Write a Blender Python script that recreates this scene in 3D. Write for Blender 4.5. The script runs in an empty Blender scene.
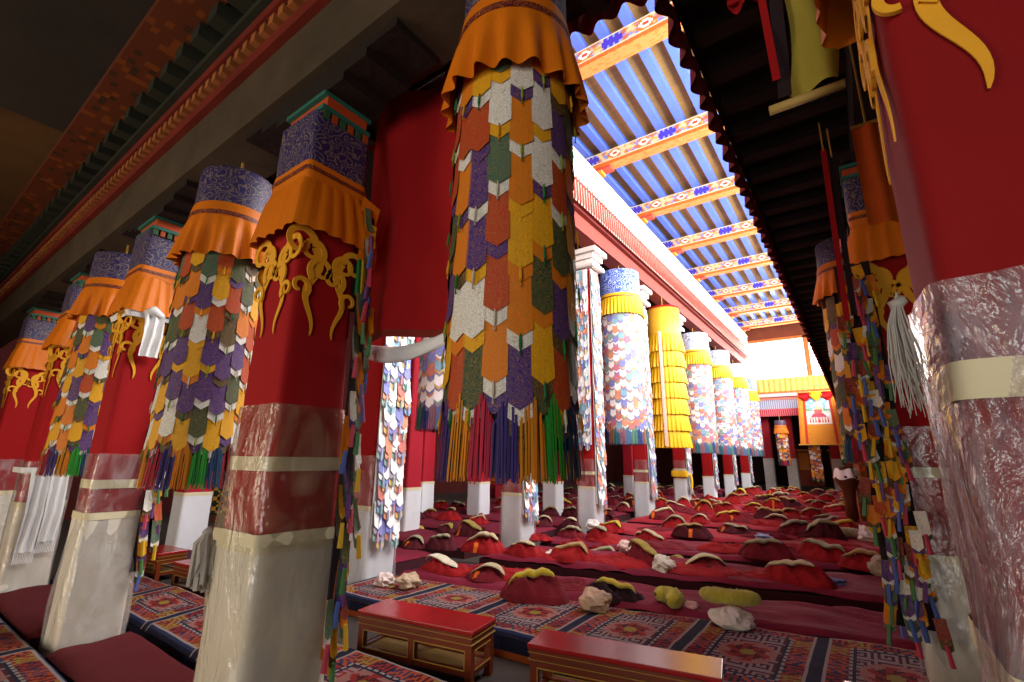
import bpy, math, random
from mathutils import Vector, Matrix, noise
PI = math.pi
sc = bpy.context.scene
COL = sc.collection
sin, cos = math.sin, math.cos

# ---------------------------------------------------------------- helpers
def lin(c):
    if isinstance(c, str):
        c = c.lstrip('#'); c = [int(c[i:i+2], 16)/255 for i in (0, 2, 4)]
        c = [x/12.92 if x <= .04045 else ((x+.055)/1.055)**2.4 for x in c]
    return (c[0], c[1], c[2], 1.0)

class MB:
    def __init__(s): s.v = []; s.f = []; s.m = []; s.uv = []; s.c = []
    def add(s, pts): i = len(s.v); s.v += [tuple(p) for p in pts]; return i
    def face(s, idx, m=0, uv=None, c=None):
        s.f.append(tuple(idx)); s.m.append(m); s.uv.append(uv); s.c.append(c)
    def box(s, x0, x1, y0, y1, z0, z1, m=0, c=None, M=None):
        P = [(x0,y0,z0),(x1,y0,z0),(x1,y1,z0),(x0,y1,z0),(x0,y0,z1),(x1,y0,z1),(x1,y1,z1),(x0,y1,z1)]
        if M: P = [M @ Vector(p) for p in P]
        i = s.add(P)
        for q in ((0,3,2,1),(4,5,6,7),(0,1,5,4),(1,2,6,5),(2,3,7,6),(3,0,4,7)): s.face([i+k for k in q], m, None, c)
    def grid(s, fn, nu, nv, m=0, wrap=False, uvf=None, cf=None, flip=False):
        cols = nu if wrap else nu+1
        i = s.add([fn(a/nu, b/nv) for b in range(nv+1) for a in range(cols)])
        for b in range(nv):
            for a in range(nu):
                a2 = (a+1) % cols
                q = [i+b*cols+a, i+b*cols+a2, i+(b+1)*cols+a2, i+(b+1)*cols+a]
                uv = None
                if uvf: uv = [uvf(a/nu,b/nv), uvf((a+1)/nu,b/nv), uvf((a+1)/nu,(b+1)/nv), uvf(a/nu,(b+1)/nv)]
                if flip: q = q[::-1]; uv = uv[::-1] if uv else None
                s.face(q, m, uv, cf(a, b) if cf else None)
    def tube(s, path, r, n=8, m=0, c=None, cap=True):
        path = [Vector(p) for p in path]; rings = []
        for k, p in enumerate(path):
            t = (path[min(k+1, len(path)-1)]-path[max(k-1, 0)]).normalized()
            a = t.cross(Vector((0,0,1)))
            if a.length < .01: a = t.cross(Vector((1,0,0)))
            a.normalize(); b = t.cross(a)
            rr = r[k] if isinstance(r, (list, tuple)) else r
            rings.append(s.add([p+a*rr*cos(2*PI*j/n)+b*rr*sin(2*PI*j/n) for j in range(n)]))
        for k in range(len(path)-1):
            for j in range(n):
                s.face((rings[k]+j, rings[k]+(j+1)%n, rings[k+1]+(j+1)%n, rings[k+1]+j), m, None, c)
        if cap:
            s.face([rings[0]+j for j in range(n)][::-1], m, None, c); s.face([rings[-1]+j for j in range(n)], m, None, c)
    def lathe(s, prof, n=24, m=0, c=None, cx=0, cy=0):
        s.grid(lambda u, v: None, 0, 0) if 0 else None
        k = len(prof)
        i = s.add([(cx+r*cos(2*PI*a/n), cy+r*sin(2*PI*a/n), z) for r, z in prof for a in range(n)])
        per = 2*PI*max(p[0] for p in prof)
        for b in range(k-1):
            for a in range(n):
                u0, u1 = a/n*per, (a+1)/n*per
                s.face((i+b*n+a, i+b*n+(a+1)%n, i+(b+1)*n+(a+1)%n, i+(b+1)*n+a), m,
                       [(u0,prof[b][1]),(u1,prof[b][1]),(u1,prof[b+1][1]),(u0,prof[b+1][1])], c)
    def mesh(s, name, mats, smooth=False):
        me = bpy.data.meshes.new(name)
        me.from_pydata(s.v, [], s.f)
        for mt in (mats if isinstance(mats, (list, tuple)) else [mats]): me.materials.append(mt)
        me.polygons.foreach_set('material_index', s.m)
        if any(u is not None for u in s.uv):
            l = me.uv_layers.new(name='UVMap').data; k = 0
            for f, u in zip(s.f, s.uv):
                for j in range(len(f)):
                    if u: l[k].uv = u[j]
                    k += 1
        if any(c is not None for c in s.c):
            l = me.color_attributes.new('Col', 'FLOAT_COLOR', 'CORNER').data; k = 0
            for f, c in zip(s.f, s.c):
                for j in range(len(f)): l[k].color = c or (1,1,1,1); k += 1
        if smooth: me.polygons.foreach_set('use_smooth', [True]*len(s.f))
        me.update(); return me
    def build(s, name, mats, parent=None, smooth=False, loc=None, rotz=0):
        return link(name, s.mesh(name, mats, smooth), parent, loc, rotz)

def link(name, me, parent=None, loc=None, rotz=0):
    o = bpy.data.objects.new(name, me); COL.objects.link(o)
    if parent: o.parent = parent
    if loc: o.location = loc
    if rotz: o.rotation_euler.z = rotz
    return o
def tag(o, label, cat, group=None, kind='thing'):
    o['label'] = label; o['category'] = cat; o['kind'] = kind
    if group: o['group'] = group
    return o
def thing(name, label, cat, loc=(0,0,0), rotz=0, group=None):
    return tag(link(name, None, None, loc, rotz), label, cat, group)
def struct(o): o['kind'] = 'structure'; return o
ORD = 'first second third fourth fifth sixth seventh eighth ninth tenth eleventh twelfth thirteenth fourteenth fifteenth sixteenth'.split()

# ---------------------------------------------------------------- materials
MATS = {}
def nt(name):
    m = bpy.data.materials.new(name); m.use_nodes = True
    n = m.node_tree.nodes; return m, n, m.node_tree.links, n['Principled BSDF']
def mat(name, col, rough=.8, var=.25, scale=6, bump=.15, bscale=40, metal=0, spec=.3, coord='Object', emit=0, stretch=None, sheen=0):
    if name in MATS: return MATS[name]
    m, n, L, p = nt(name); col = lin(col)
    tc = n.new('ShaderNodeTexCoord'); src = tc.outputs[coord]
    if stretch:
        mp = n.new('ShaderNodeMapping'); mp.inputs['Scale'].default_value = stretch
        L.new(src, mp.inputs[0]); src = mp.outputs[0]
    nz = n.new('ShaderNodeTexNoise'); nz.inputs['Scale'].default_value = scale; nz.inputs['Detail'].default_value = 5
    L.new(src, nz.inputs['Vector'])
    mx = n.new('ShaderNodeMix'); mx.data_type = 'RGBA'
    mx.inputs[6].default_value = tuple(c*(1-var) for c in col[:3])+(1,)
    mx.inputs[7].default_value = tuple(min(1, c*(1+var)) for c in col[:3])+(1,)
    L.new(nz.outputs[0], mx.inputs[0]); L.new(mx.outputs[2], p.inputs['Base Color'])
    p.inputs['Roughness'].default_value = rough; p.inputs['Metallic'].default_value = metal
    p.inputs['Specular IOR Level'].default_value = spec
    if sheen: p.inputs['Sheen Weight'].default_value = sheen
    if bump:
        n2 = n.new('ShaderNodeTexNoise'); n2.inputs['Scale'].default_value = bscale; n2.inputs['Detail'].default_value = 4
        L.new(src, n2.inputs['Vector'])
        b = n.new('ShaderNodeBump'); b.inputs['Strength'].default_value = bump; b.inputs['Distance'].default_value = .02
        L.new(n2.outputs[0], b.inputs['Height']); L.new(b.outputs[0], p.inputs['Normal'])
    if emit: p.inputs['Emission Color'].default_value = col; p.inputs['Emission Strength'].default_value = emit
    MATS[name] = m; return m
def colmat(name, rough=.8, bump=.2, bscale=120, gold=0, gscale=22, gcol='#c89a3c', spec=.3, sat=1):
    """base colour from the weave (attribute Col); gold > 0 adds brocade scrollwork"""
    m, n, L, p = nt(name)
    at = n.new('ShaderNodeAttribute'); at.attribute_name = 'Col'
    uv = n.new('ShaderNodeUVMap'); uv.uv_map = 'UVMap'
    base = at.outputs['Color']
    if gold:
        nz = n.new('ShaderNodeTexNoise'); nz.inputs['Scale'].default_value = gscale*.5; nz.inputs['Detail'].default_value = 1
        L.new(uv.outputs[0], nz.inputs['Vector'])
        ad = n.new('ShaderNodeMix'); ad.data_type = 'RGBA'; ad.inputs[0].default_value = .16
        L.new(uv.outputs[0], ad.inputs[6]); L.new(nz.outputs[1], ad.inputs[7])
        wv = n.new('ShaderNodeTexVoronoi'); wv.feature = 'F1'; wv.inputs['Scale'].default_value = gscale
        L.new(ad.outputs[2], wv.inputs['Vector'])
        ml = n.new('ShaderNodeMath'); ml.operation = 'MULTIPLY'; ml.inputs[1].default_value = 22; L.new(wv.outputs['Distance'], ml.inputs[0])
        sn = n.new('ShaderNodeMath'); sn.operation = 'SINE'; L.new(ml.outputs[0], sn.inputs[0])
        rp = n.new('ShaderNodeMapRange'); rp.inputs[1].default_value = .35; rp.inputs[2].default_value = .6; rp.inputs[4].default_value = gold
        L.new(sn.outputs[0], rp.inputs[0])
        mx = n.new('ShaderNodeMix'); mx.data_type = 'RGBA'; L.new(rp.outputs[0], mx.inputs[0])
        L.new(base, mx.inputs[6]); mx.inputs[7].default_value = lin(gcol); base = mx.outputs[2]
    L.new(base, p.inputs['Base Color'])
    p.inputs['Roughness'].default_value = rough; p.inputs['Specular IOR Level'].default_value = spec
    n2 = n.new('ShaderNodeTexNoise'); n2.inputs['Scale'].default_value = bscale
    tc = n.new('ShaderNodeTexCoord'); L.new(tc.outputs['Object'], n2.inputs['Vector'])
    b = n.new('ShaderNodeBump'); b.inputs['Strength'].default_value = bump; b.inputs['Distance'].default_value = .01
    L.new(n2.outputs[0], b.inputs['Height']); L.new(b.outputs[0], p.inputs['Normal'])
    MATS[name] = m; return m
def brocade(name, base, gold, scale=16, amt=.8):
    if name in MATS: return MATS[name]
    m, n, L, p = nt(name)
    tc = n.new('ShaderNodeTexCoord')
    nz = n.new('ShaderNodeTexNoise'); nz.inputs['Scale'].default_value = scale*.6; nz.inputs['Detail'].default_value = 1
    L.new(tc.outputs['Object'], nz.inputs['Vector'])
    ad = n.new('ShaderNodeMix'); ad.data_type = 'RGBA'; ad.inputs[0].default_value = .12
    L.new(tc.outputs['Object'], ad.inputs[6]); L.new(nz.outputs[1], ad.inputs[7])
    wv = n.new('ShaderNodeTexVoronoi'); wv.inputs['Scale'].default_value = scale
    L.new(ad.outputs[2], wv.inputs['Vector'])
    ml = n.new('ShaderNodeMath'); ml.operation = 'MULTIPLY'; ml.inputs[1].default_value = 20; L.new(wv.outputs['Distance'], ml.inputs[0])
    sn = n.new('ShaderNodeMath'); sn.operation = 'SINE'; L.new(ml.outputs[0], sn.inputs[0])
    rp = n.new('ShaderNodeMapRange'); rp.inputs[1].default_value = .35; rp.inputs[2].default_value = .6; rp.inputs[4].default_value = amt
    L.new(sn.outputs[0], rp.inputs[0])
    mx = n.new('ShaderNodeMix'); mx.data_type = 'RGBA'; L.new(rp.outputs[0], mx.inputs[0])
    mx.inputs[6].default_value = lin(base); mx.inputs[7].default_value = lin(gold)
    L.new(mx.outputs[2], p.inputs['Base Color']); p.inputs['Roughness'].default_value = .55
    MATS[name] = m; return m
def plastic(name, tint='#ffffff', lo=.03, hi=.22, scale=3.0, rough=.16, gloss=.5, crease=.05):
    """clear polythene sheet: see-through with creased highlights"""
    m, n, L, p = nt(name); n.remove(p)
    out = n['Material Output']
    tc = n.new('ShaderNodeTexCoord')
    mp = n.new('ShaderNodeMapping'); mp.inputs['Scale'].default_value = (1.5, 1.5, .8); mp.inputs['Rotation'].default_value = (.5, .6, .3)
    L.new(tc.outputs['Object'], mp.inputs[0])
    nz = n.new('ShaderNodeTexNoise'); nz.inputs['Scale'].default_value = scale; nz.inputs['Detail'].default_value = 5; nz.inputs['Roughness'].default_value = .55; nz.inputs['Distortion'].default_value = 1.0
    L.new(mp.outputs[0], nz.inputs['Vector'])
    ab = n.new('ShaderNodeMath'); ab.operation = 'SUBTRACT'; ab.inputs[1].default_value = .5; L.new(nz.outputs[0], ab.inputs[0])
    a2 = n.new('ShaderNodeMath'); a2.operation = 'ABSOLUTE'; L.new(ab.outputs[0], a2.inputs[0])
    b = n.new('ShaderNodeBump'); b.inputs['Strength'].default_value = .9; b.inputs['Distance'].default_value = crease
    L.new(a2.outputs[0], b.inputs['Height'])
    gl = n.new('ShaderNodeBsdfGlossy'); gl.inputs['Roughness'].default_value = rough; gl.inputs['Color'].default_value = (1,1,1,1)
    L.new(b.outputs[0], gl.inputs['Normal'])
    df = n.new('ShaderNodeBsdfDiffuse'); df.inputs['Color'].default_value = lin(tint); L.new(b.outputs[0], df.inputs['Normal'])
    tr = n.new('ShaderNodeBsdfTransparent'); tr.inputs['Color'].default_value = (.97,.97,.97,1)
    fr = n.new('ShaderNodeFresnel'); fr.inputs['IOR'].default_value = 1.45; L.new(b.outputs[0], fr.inputs['Normal'])
    mr = n.new('ShaderNodeMapRange'); mr.inputs[1].default_value = .03; mr.inputs[2].default_value = .6; mr.inputs[3].default_value = .07; mr.inputs[4].default_value = gloss
    L.new(fr.outputs[0], mr.inputs[0])
    m1 = n.new('ShaderNodeMixShader'); L.new(mr.outputs[0], m1.inputs[0]); L.new(tr.outputs[0], m1.inputs[1]); L.new(gl.outputs[0], m1.inputs[2])
    m2 = n.new('ShaderNodeMixShader')
    n3 = n.new('ShaderNodeTexNoise'); n3.inputs['Scale'].default_value = scale*.8; n3.inputs['Detail'].default_value = 6; n3.inputs['Distortion'].default_value = 2
    L.new(mp.outputs[0], n3.inputs['Vector'])
    r2 = n.new('ShaderNodeMapRange'); r2.inputs[1].default_value = .42; r2.inputs[2].default_value = .72; r2.inputs[3].default_value = lo; r2.inputs[4].default_value = hi
    L.new(n3.outputs[0], r2.inputs[0]); L.new(r2.outputs[0], m2.inputs[0])
    L.new(m1.outputs[0], m2.inputs[1]); L.new(df.outputs[0], m2.inputs[2])
    L.new(m2.outputs[0], out.inputs['Surface'])
    MATS[name] = m; return m

RED = mat('red_felt', '#9c060c', .85, .12, 3, .1, 200)
MAROON = mat('maroon_felt', '#8e1520', .85, .15, 3, .1, 200)
WHITE_CANVAS = mat('white_canvas', '#d9cfbf', .8, .1, 4, .35, 9)
CREAM = mat('cream_cotton', '#d8cba8', .8, .12, 5, .3, 12)
KHATA = mat('white_silk', '#e6e4e2', .5, .06, 5, .2, 25)
ORANGE = mat('orange_silk', '#d9720c', .5, .12, 5, .15, 60)
YELLOW = mat('yellow_silk', '#e8b41c', .5, .12, 5, .15, 60)
DARKTRIM = brocade('trim_brocade', '#5a1014', '#b0642a', 30)
PURPLE = brocade('purple_brocade', '#2c1f55', '#8d7a62', 17, .6)
BLUEBROC = brocade('blue_brocade', '#2b50b0', '#c8d4ec', 9, .7)
PALEBROC = brocade('pale_brocade', '#c8d2ea', '#1e2c6a', 9, .75)
YELBROC = brocade('yellow_brocade', '#e2a418', '#f5d060', 12, .6)
FLAME = mat('golden_applique', '#e8a424', .7, .1, 8, .1, 150)
TAB = colmat('tab_brocade', .6, .15, 120, .5, 38, '#a0742c')
TAB_OVERLIT = colmat('overlit_tab_silk', .6, .15, 120, .25, 26, '#e6d9bb')  # tab brocade as washed out by strong light
DYED = colmat('dyed_cloth', .75, .3, 60)
WOVEN = colmat('woven_wool', .95, .5, 220)
PAINT = colmat('painted_wood', .6, .15, 30)
DARKWOOD = mat('dark_old_wood', '#20140e', .75, .4, 4, .4, 20)
CORE = mat('banner_lining', '#2a1a20', .9)
ROPE = mat('rope', '#b58a3a', .8)
BENCHRED = mat('red_lacquer', '#9c1a1a', .22, .2, 5, .05, 12, spec=.6)
BENCHWOOD = mat('orange_brown_varnish', '#6e2a0c', .35, .3, 5, .1, 20, stretch=(1,1,6), spec=.5)
GILT = mat('yellow_paint_line', '#a88434', .6)
PLANK = mat('raw_pine', '#b0541c', .6, .3, 4, .2, 15, stretch=(1,8,8))
PLASTIC = plastic('clear_plastic')
PLASTIC_W = plastic('warm_clear_plastic', '#f0e0b8', .03, .22, 3)
PLASTIC_A = plastic('thin_clear_plastic', '#f4f4ff', .02, .14, 3, .25, .3)
PLASTIC_R = plastic('lilac_clear_plastic', '#dccfd8', .12, .5, 3.4, .15, .75, .10)
FLOORM = mat('dark_stone', '#453c36', .75, .35, 2.5, .3, 8)

def nz(x, y=0, z=0): return noise.noise(Vector((x, y, z)))

# ---------------------------------------------------------------- shell
def shell():
    b = MB(); b.box(-17, 5, -5, 40, -.1, 0); struct(b.build('floor', FLOORM))
    WALL = mat('dark_red_plaster', '#4a1410', .9, .3, 1.5)
    b = MB(); b.box(-17.2, -17, -5, 40, 0, 8); struct(b.build('wall_left', WALL))
    b = MB(); b.box(5, 5.2, -5, 40, 0, 8); struct(b.build('wall_right', WALL))
    b = MB(); b.box(-17, 5, 38, 38.2, 0, 10); struct(b.build('wall_far', WALL))
    b = MB(); b.box(-17, -9, -5.2, -5, 0, 8); b.box(-5, -1.2, -5.2, -5, 0, 8); b.box(2.4, 5, -5.2, -5, 0, 8); b.box(-1.2, 2.4, -5.2, -5, 3.6, 8); b.box(-9, -5, -5.2, -5, 3.6, 8); struct(b.build('wall_back', WALL))  # openings cut behind the added fill lamps
    # low painted ceiling over the aisle where the camera stands
    CP = mat('old_painted_ceiling', '#553818', .8, .7, 1.6, .3, 6)
    CB = mat('black_ceiling_cloth', '#2c241c', .9, .6, 1.5, .3, 6)
    b = MB(); b.box(-17, -7.0, -5, 1.3, 5.3, 5.4); struct(b.build('ceiling', CP))
    b = MB(); b.box(-7.0, 5, -5, 1.3, 5.3, 5.4); struct(b.build('ceiling', CB))
    b = MB(); b.box(-17, -5.6, 1.85, 38, 7.75, 7.85); struct(b.build('ceiling', CB))
    b = MB(); b.box(.95, 5, 1.85, 38, 4.98, 5.05); struct(b.build('ceiling', CB))
shell()

# entablature of the front row (over the near pillars)
def entablature():
    r = thing('carved_entablature', 'dark carved beam with dentils spanning above the near pillars', 'beam', (0,0,4.2))
    OLD = mat('grey_brown_old_paint', '#4a3c2c', .8, .5, 2.5, .3, 10)
    b = MB(); b.box(-16.95, 4.95, 1.33, 1.8, 0, .5); b.build('main_beam', OLD, r)
    b = MB(); b.box(-16.95, 4.95, 1.27, 1.8, .5, .6); b.box(-16.95, 4.95, 1.2, 1.8, .7, .78); b.build('red_moulding', mat('old_red_paint', '#6e2012', .8, .5, 3), r)
    b = MB(); b.box(-16.95, 4.95, 1.3, 1.8, .6, .7)
    for i in range(150): x = -16+i*.135; b.box(x, x+.07, 1.22, 1.3, .61, .69)
    b.build('dentil_row', mat('old_orange_paint', '#9a5a2c', .8, .5, 3), r)
    b = MB(); b.box(-16.95, 4.95, 1.15, 1.8, .78, .84)
    for i in range(62): x = -16+i*.33; b.box(x, x+.16, 1.02, 1.6, .84, 1.0)
    b.build('rafter_end_row', mat('old_green_black_paint', '#28281c', .8, .5, 3), r)
    b = MB(); b.box(-16.95, 4.95, 1.1, 1.8, 1.0, 1.1); b.build('cornice', DARKWOOD, r)
    r = thing('ceiling_plank', 'wide rust-orange painted plank along the dark ceiling edge', 'beam', (0,0,5.18))
    b = MB()
    def pc(a, bb):
        v = nz(a*.35, bb*.5, 3); w = nz(a*1.1, bb*1.3, 8)
        return lin('#5e2a14') if w < .15 else lin('#7a3c12') if v < .1 else lin('#3e2614')
    b.grid(lambda u, v: (-12+16*u, .75+.32*v, -.012), 200, 6, cf=pc, flip=True); b.box(-12, 4, .76, 1.06, .0, .12, c=lin('#5e2a14'))
    for i in b.f: pass
    b.build('painted_face', PAINT, r)
entablature()

# eaves around the open well: front edge and right edge
def eaves():
    r = thing('front_eave', 'dark overhanging eave with red frilled valance above the hanging banner', 'eave', (0,0,4.6))
    b = MB(); b.box(-5.2, -.75, 1.8, 2.4, .1, .2)
    for i in range(11): x = -5.1+i*.4; b.box(x, x+.14, 1.8, 2.38, 0, .1)
    b.build('eave_soffit', DARKWOOD, r)
    b = MB(); b.box(-5.2, -.66, 2.36, 2.44, .15, .5); b.build('fascia', DARKWOOD, r)
    b = MB()
    b.grid(lambda u, v: (-5.2+4.54*u, 2.45+.035*sin(u*150)*(1-v*.5), -.0+.3*v+(.02*sin(u*75) if v < .1 else 0)), 360, 3, flip=True)
    b.build('red_valance', RED, r, True)
    r = thing('side_eave', 'dark overhanging eave with ruffled red valance along right of the skylit well', 'eave', (0,0,4.6))
    b = MB(); b.box(-.62, .9, 1.8, 33, .25, .35)
    for i in range(70): y = 2.6+i*.44; b.box(-.6, .4, y, y+.15, .12, .25)
    b.build('eave_soffit', DARKWOOD, r)
    b = MB(); b.box(.3, .84, 1.8, 33, -.2, .25); b.build('long_beam', DARKWOOD, r)
    b = MB(); b.box(-.68, -.62, 2.4, 33, .3, .55); b.build('fascia', DARKWOOD, r)
    b = MB()
    b.grid(lambda u, v: (-.7+.04*sin(u*680)*(1-v*.6), 2.4+30*u, .38*v+(.035*abs(sin(u*170)) if v < .1 else 0)), 1500, 3)
    b.build('red_valance', mat('dull_red_cotton', '#6a1412', .9, .3, 2), r, True)
eaves()

# upper walls of the light well with their window openings
def upper():
    WU = mat('upper_wall_plaster', '#b89a68', .9, .2, 1.5)
    b = MB(); b.box(-5.6, .7, 1.5, 1.75, 5.4, 10.3); struct(b.build('wall_front_upper', WU))
    b = MB(); b.box(.75, .95, 1.7, 33, 5.05, 5.6); b.box(.75, .95, 1.7, 33, 9.7, 10.3)
    for y in range(2, 34, 4): b.box(.75, .95, y-.15, y+.15, 5.6, 9.7)
    struct(b.build('wall_right_upper', WU))
    b = MB(); b.box(-5.75, -5.56, 1.85, 33, 7.9, 10.3); struct(b.build('wall_left_upper', WU))
upper()

# atrium ceiling
NB = [4.2, 7.5, 10.85, 14.1, 17.3, 20.6, 24.0, 27.4, 30.8]
def ceil():
    b = MB(); PL = mat('yellow_roof_planks', '#b48a44', .8, .4, 2, .3, 10, stretch=(.3, 14, 1))
    b.box(-5.6, 1, 1.5, 33.2, 10.18, 10.3); c = struct(b.build('ceiling', PL))
    for i in range(12):
        x = -5.3+i*.52
        b = MB(); b.box(x, x+.19, 1.8, 31.8, 9.98, 10.19); b.build('rafter', mat('blue_paint', '#5c7ce4', .5, .15, 3), c)
    def pat(a, bb, n=8):
        # painted face: rows bb from the bottom
        if bb < 3: return lin('#d06a22') if (bb == 1 or nz(a*.7, bb) < .25) else lin('#d9803a')
        if bb == 3 or bb == 12: return lin('#e8d8b0')
        k = a % 52
        if k < 11 and abs(bb-7.5) < 4 - (abs(k-5) > 4)*2: return lin('#4a3cc0') if abs(bb-7.5) < 2.5 or (k % 3) else lin('#8fa4e0')
        if 18 < k < 26 or 38 < k < 46:
            d = math.hypot(k-(22 if k < 30 else 42), bb-7.5)
            if d < 1.5: return lin('#d8452a')
            if d < 3.2: return lin('#f2ead8')
            if d < 4.2: return lin('#c87a1c')
        v = nz(a*.33, bb*.37, 5.5)
        return lin('#e6c890') if v > .12 else lin('#d89a4a') if v > -.08 else lin('#7f94d8') if v > -.25 else lin('#c86a3a')
    for i, y in enumerate(NB):
        r = thing('ceiling_beam', f'painted roof beam of blue and gold scrolls, {ORD[i]} from the front', 'beam', (0, y, 9.55), 0, 'painted beams under the skylit roof')
        b = MB()
        b.grid(lambda u, v: (-5.3+6.1*u, -.16, .43*v), 150, 13, cf=pat)
        b.grid(lambda u, v: (-5.3+6.1*u, .16-.32*v, 0), 150, 9, cf=lambda a, bb: lin('#e0884a') if nz(a*.3, bb*.7, i) < .2 else lin('#d87838'))
        b.box(-5.3, .8, -.15, .16, .01, .43, c=lin('#d8a860'))
        b.build('painted_face', PAINT, r)
        b = MB()
        for k, (w, z) in enumerate(((.75, -.08), (.5, -.16), (.28, -.24))): b.box(-5.3, -5.3+w, -.14, .14, z, z+.08, c=lin(('#c84a3a', '#e0a040', '#d8603a')[k]))
        b.build('corbel', PAINT, r)
ceil()

# left entablature above the hanging banners
def left_ent():
    r = thing('left_eave', 'pink and white painted cornice with red fringe above the pale banners', 'eave', (0,0,7.2))
    b = MB(); b.box(-5.55, -5.1, 2.0, 31.5, .2, .62); b.build('long_beam', mat('brown_red_paint', '#8a3a30', .7, .3, 3), r)
    b = MB(); b.box(-5.5, -4.9, 2.0, 31.5, .7, .8); b.box(-5.5, -4.98, 2.0, 31.5, .62, .7); b.build('eave_soffit', mat('red_brown_soffit', '#7a2a24', .7, .3, 3), r)
    b = MB(); b.box(-5.3, -4.86, 2.0, 31.5, 1.3, 2.0); b.box(-5.2, -4.82, 2.0, 31.5, 2.0, 2.06); b.build('white_fascia', mat('cream_white_paint', '#e8d8cc', .7, .12, 3), r)
    b = MB()
    for k in range(400):
        y = 2+29.5*k/400; h = .0 if k % 2 else .05
        c = lin('#a82410') if k % 2 else lin('#d8988a')
        i = b.add([(-4.84+.02*(k%2), y, .68-h), (-4.84+.02*(k%2), y+.074, .68-h), (-4.86, y+.06, 1.22+.22*(k%2)), (-4.86, y+.014, 1.22+.22*(k%2))]); b.face((i, i+1, i+2, i+3), 0, None, c)
    b.build('red_fringe', DYED, r)
left_ent()

# ---------------------------------------------------------------- tabs and banners
PAL = {'y': '#e0a010', 'o': '#d8740e', 'p': '#402470', 'w': '#e0dcd2', 'g': '#2c4630', 'r': '#b0381c', 'k': '#4a3c28', 't': '#35604f', 'm': '#7a1828'}
PAL_OVERLIT = {'y': '#d8b070', 'o': '#d08060', 'p': '#6a70b8', 'w': '#eeecec', 'g': '#7a9c98', 'r': '#bc6058', 'k': '#8c84a0', 't': '#6c9cb8', 'm': '#b45a78'}  # tab colours with overexposure painted in, a bleached version of PAL
TCACHE = {}
def tab_mesh(R, w, L, d, cols, flare=.01, e=.055, mat_=None, pal=PAL):
    key = (R, round(w,3), round(L,3), cols, mat_.name if mat_ else '', id(pal))
    if key in TCACHE: return TCACHE[key]
    b = MB(); ou = random.random()*5
    add_tab(b, R, w, L, d, cols, flare, e, pal, ou=ou)
    me = b.mesh('brocade_tab', mat_ or TAB); TCACHE[key] = me; return me
def add_tab(b, R, w, L, d, cols, flare=.01, e=.055, pal=PAL, th=0, z0=0, ou=0, T=None):
    """pointed tab hanging from z0 on a cylinder of radius R (R=None: flat, facing -y); cols = main, chevron, chevron"""
    for k in (2, 1, 0):
        if k >= len(cols): continue
        Lk = L+e*k; off = .010-.005*k
        def fn(u, v):
            x = (u-.5)*w*(1 if k == 0 else 1.0)
            ze = Lk+d*(1-abs(2*u-1)); z = -v*ze; out = off+flare*v*v
            if R is None: p = Vector((x, -out, z0+z)); return T @ p if T else p
            a = th+x/R; rr = R+out
            return (rr*sin(a), -rr*cos(a), z0+z)
        c = lin(pal[cols[k]])
        b.grid(fn, 4, 3, uvf=lambda u, v: (ou+u*w, ou*.7+v*Lk), cf=lambda a, bb: c, flip=True)
def tassel_mesh(col, L=.11, r=.008):
    key = ('tassel', col, L)
    if key in TCACHE: return TCACHE[key]
    b = MB(); b.tube([(0,0,0), (0,0,-L*.25), (0,-.004,-L*.6), (0,-.002,-L)], [r*.5, r, r*1.1, r*.9], 6)
    TCACHE[key] = b.mesh('tassel', mat('tassel_'+col.strip('#'), col, .8)); return TCACHE[key]

def skirt(R0, R1, z0, z1, n, amp, seed=0, nv=5):
    b = MB()
    def fn(u, v):
        a = 2*PI*u; t = v
        w = sin(a*n+2*nz(a*1.3, seed))*.9+nz(cos(a)*4, sin(a)*4, seed)*1.0
        r = R0+(R1-R0)*t**.8+amp*w*t
        return (r*sin(a), -r*cos(a), z0+(z1-z0)*t+.012*nz(cos(a)*3, sin(a)*3, seed+7)*t)
    b.grid(fn, n*8, nv, wrap=True, flip=True); return b
def fringe(b, R, z0, L, n, cols, seed):
    rnd = random.Random(seed)
    for k in range(n):
        c = lin(cols[k % len(cols)]); w = 2*PI/n
        for j in range(26):
            a = w*(k+.5+(j+.5)/26-.5); rr = R+rnd.uniform(-.012, .02); hw = w/26*1.15
            t = abs((j+.5)/26-.5)*2; top = z0+.16-.12*t; l = L*(1-.0*t)*rnd.uniform(.9, 1.05)
            a2 = a+rnd.uniform(-.02, .02)
            i = b.add([(rr*sin(a-hw), -rr*cos(a-hw), top), (rr*sin(a+hw), -rr*cos(a+hw), top),
                       ((rr+.015)*sin(a2+hw*.6), -(rr+.015)*cos(a2+hw*.6), z0-l), ((rr+.015)*sin(a2-hw*.6), -(rr+.015)*cos(a2-hw*.6), z0-l)])
            b.face((i, i+3, i+2, i+1), 0, None, tuple(x*rnd.uniform(.75, 1.15) for x in c[:3])+(1,))
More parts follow.
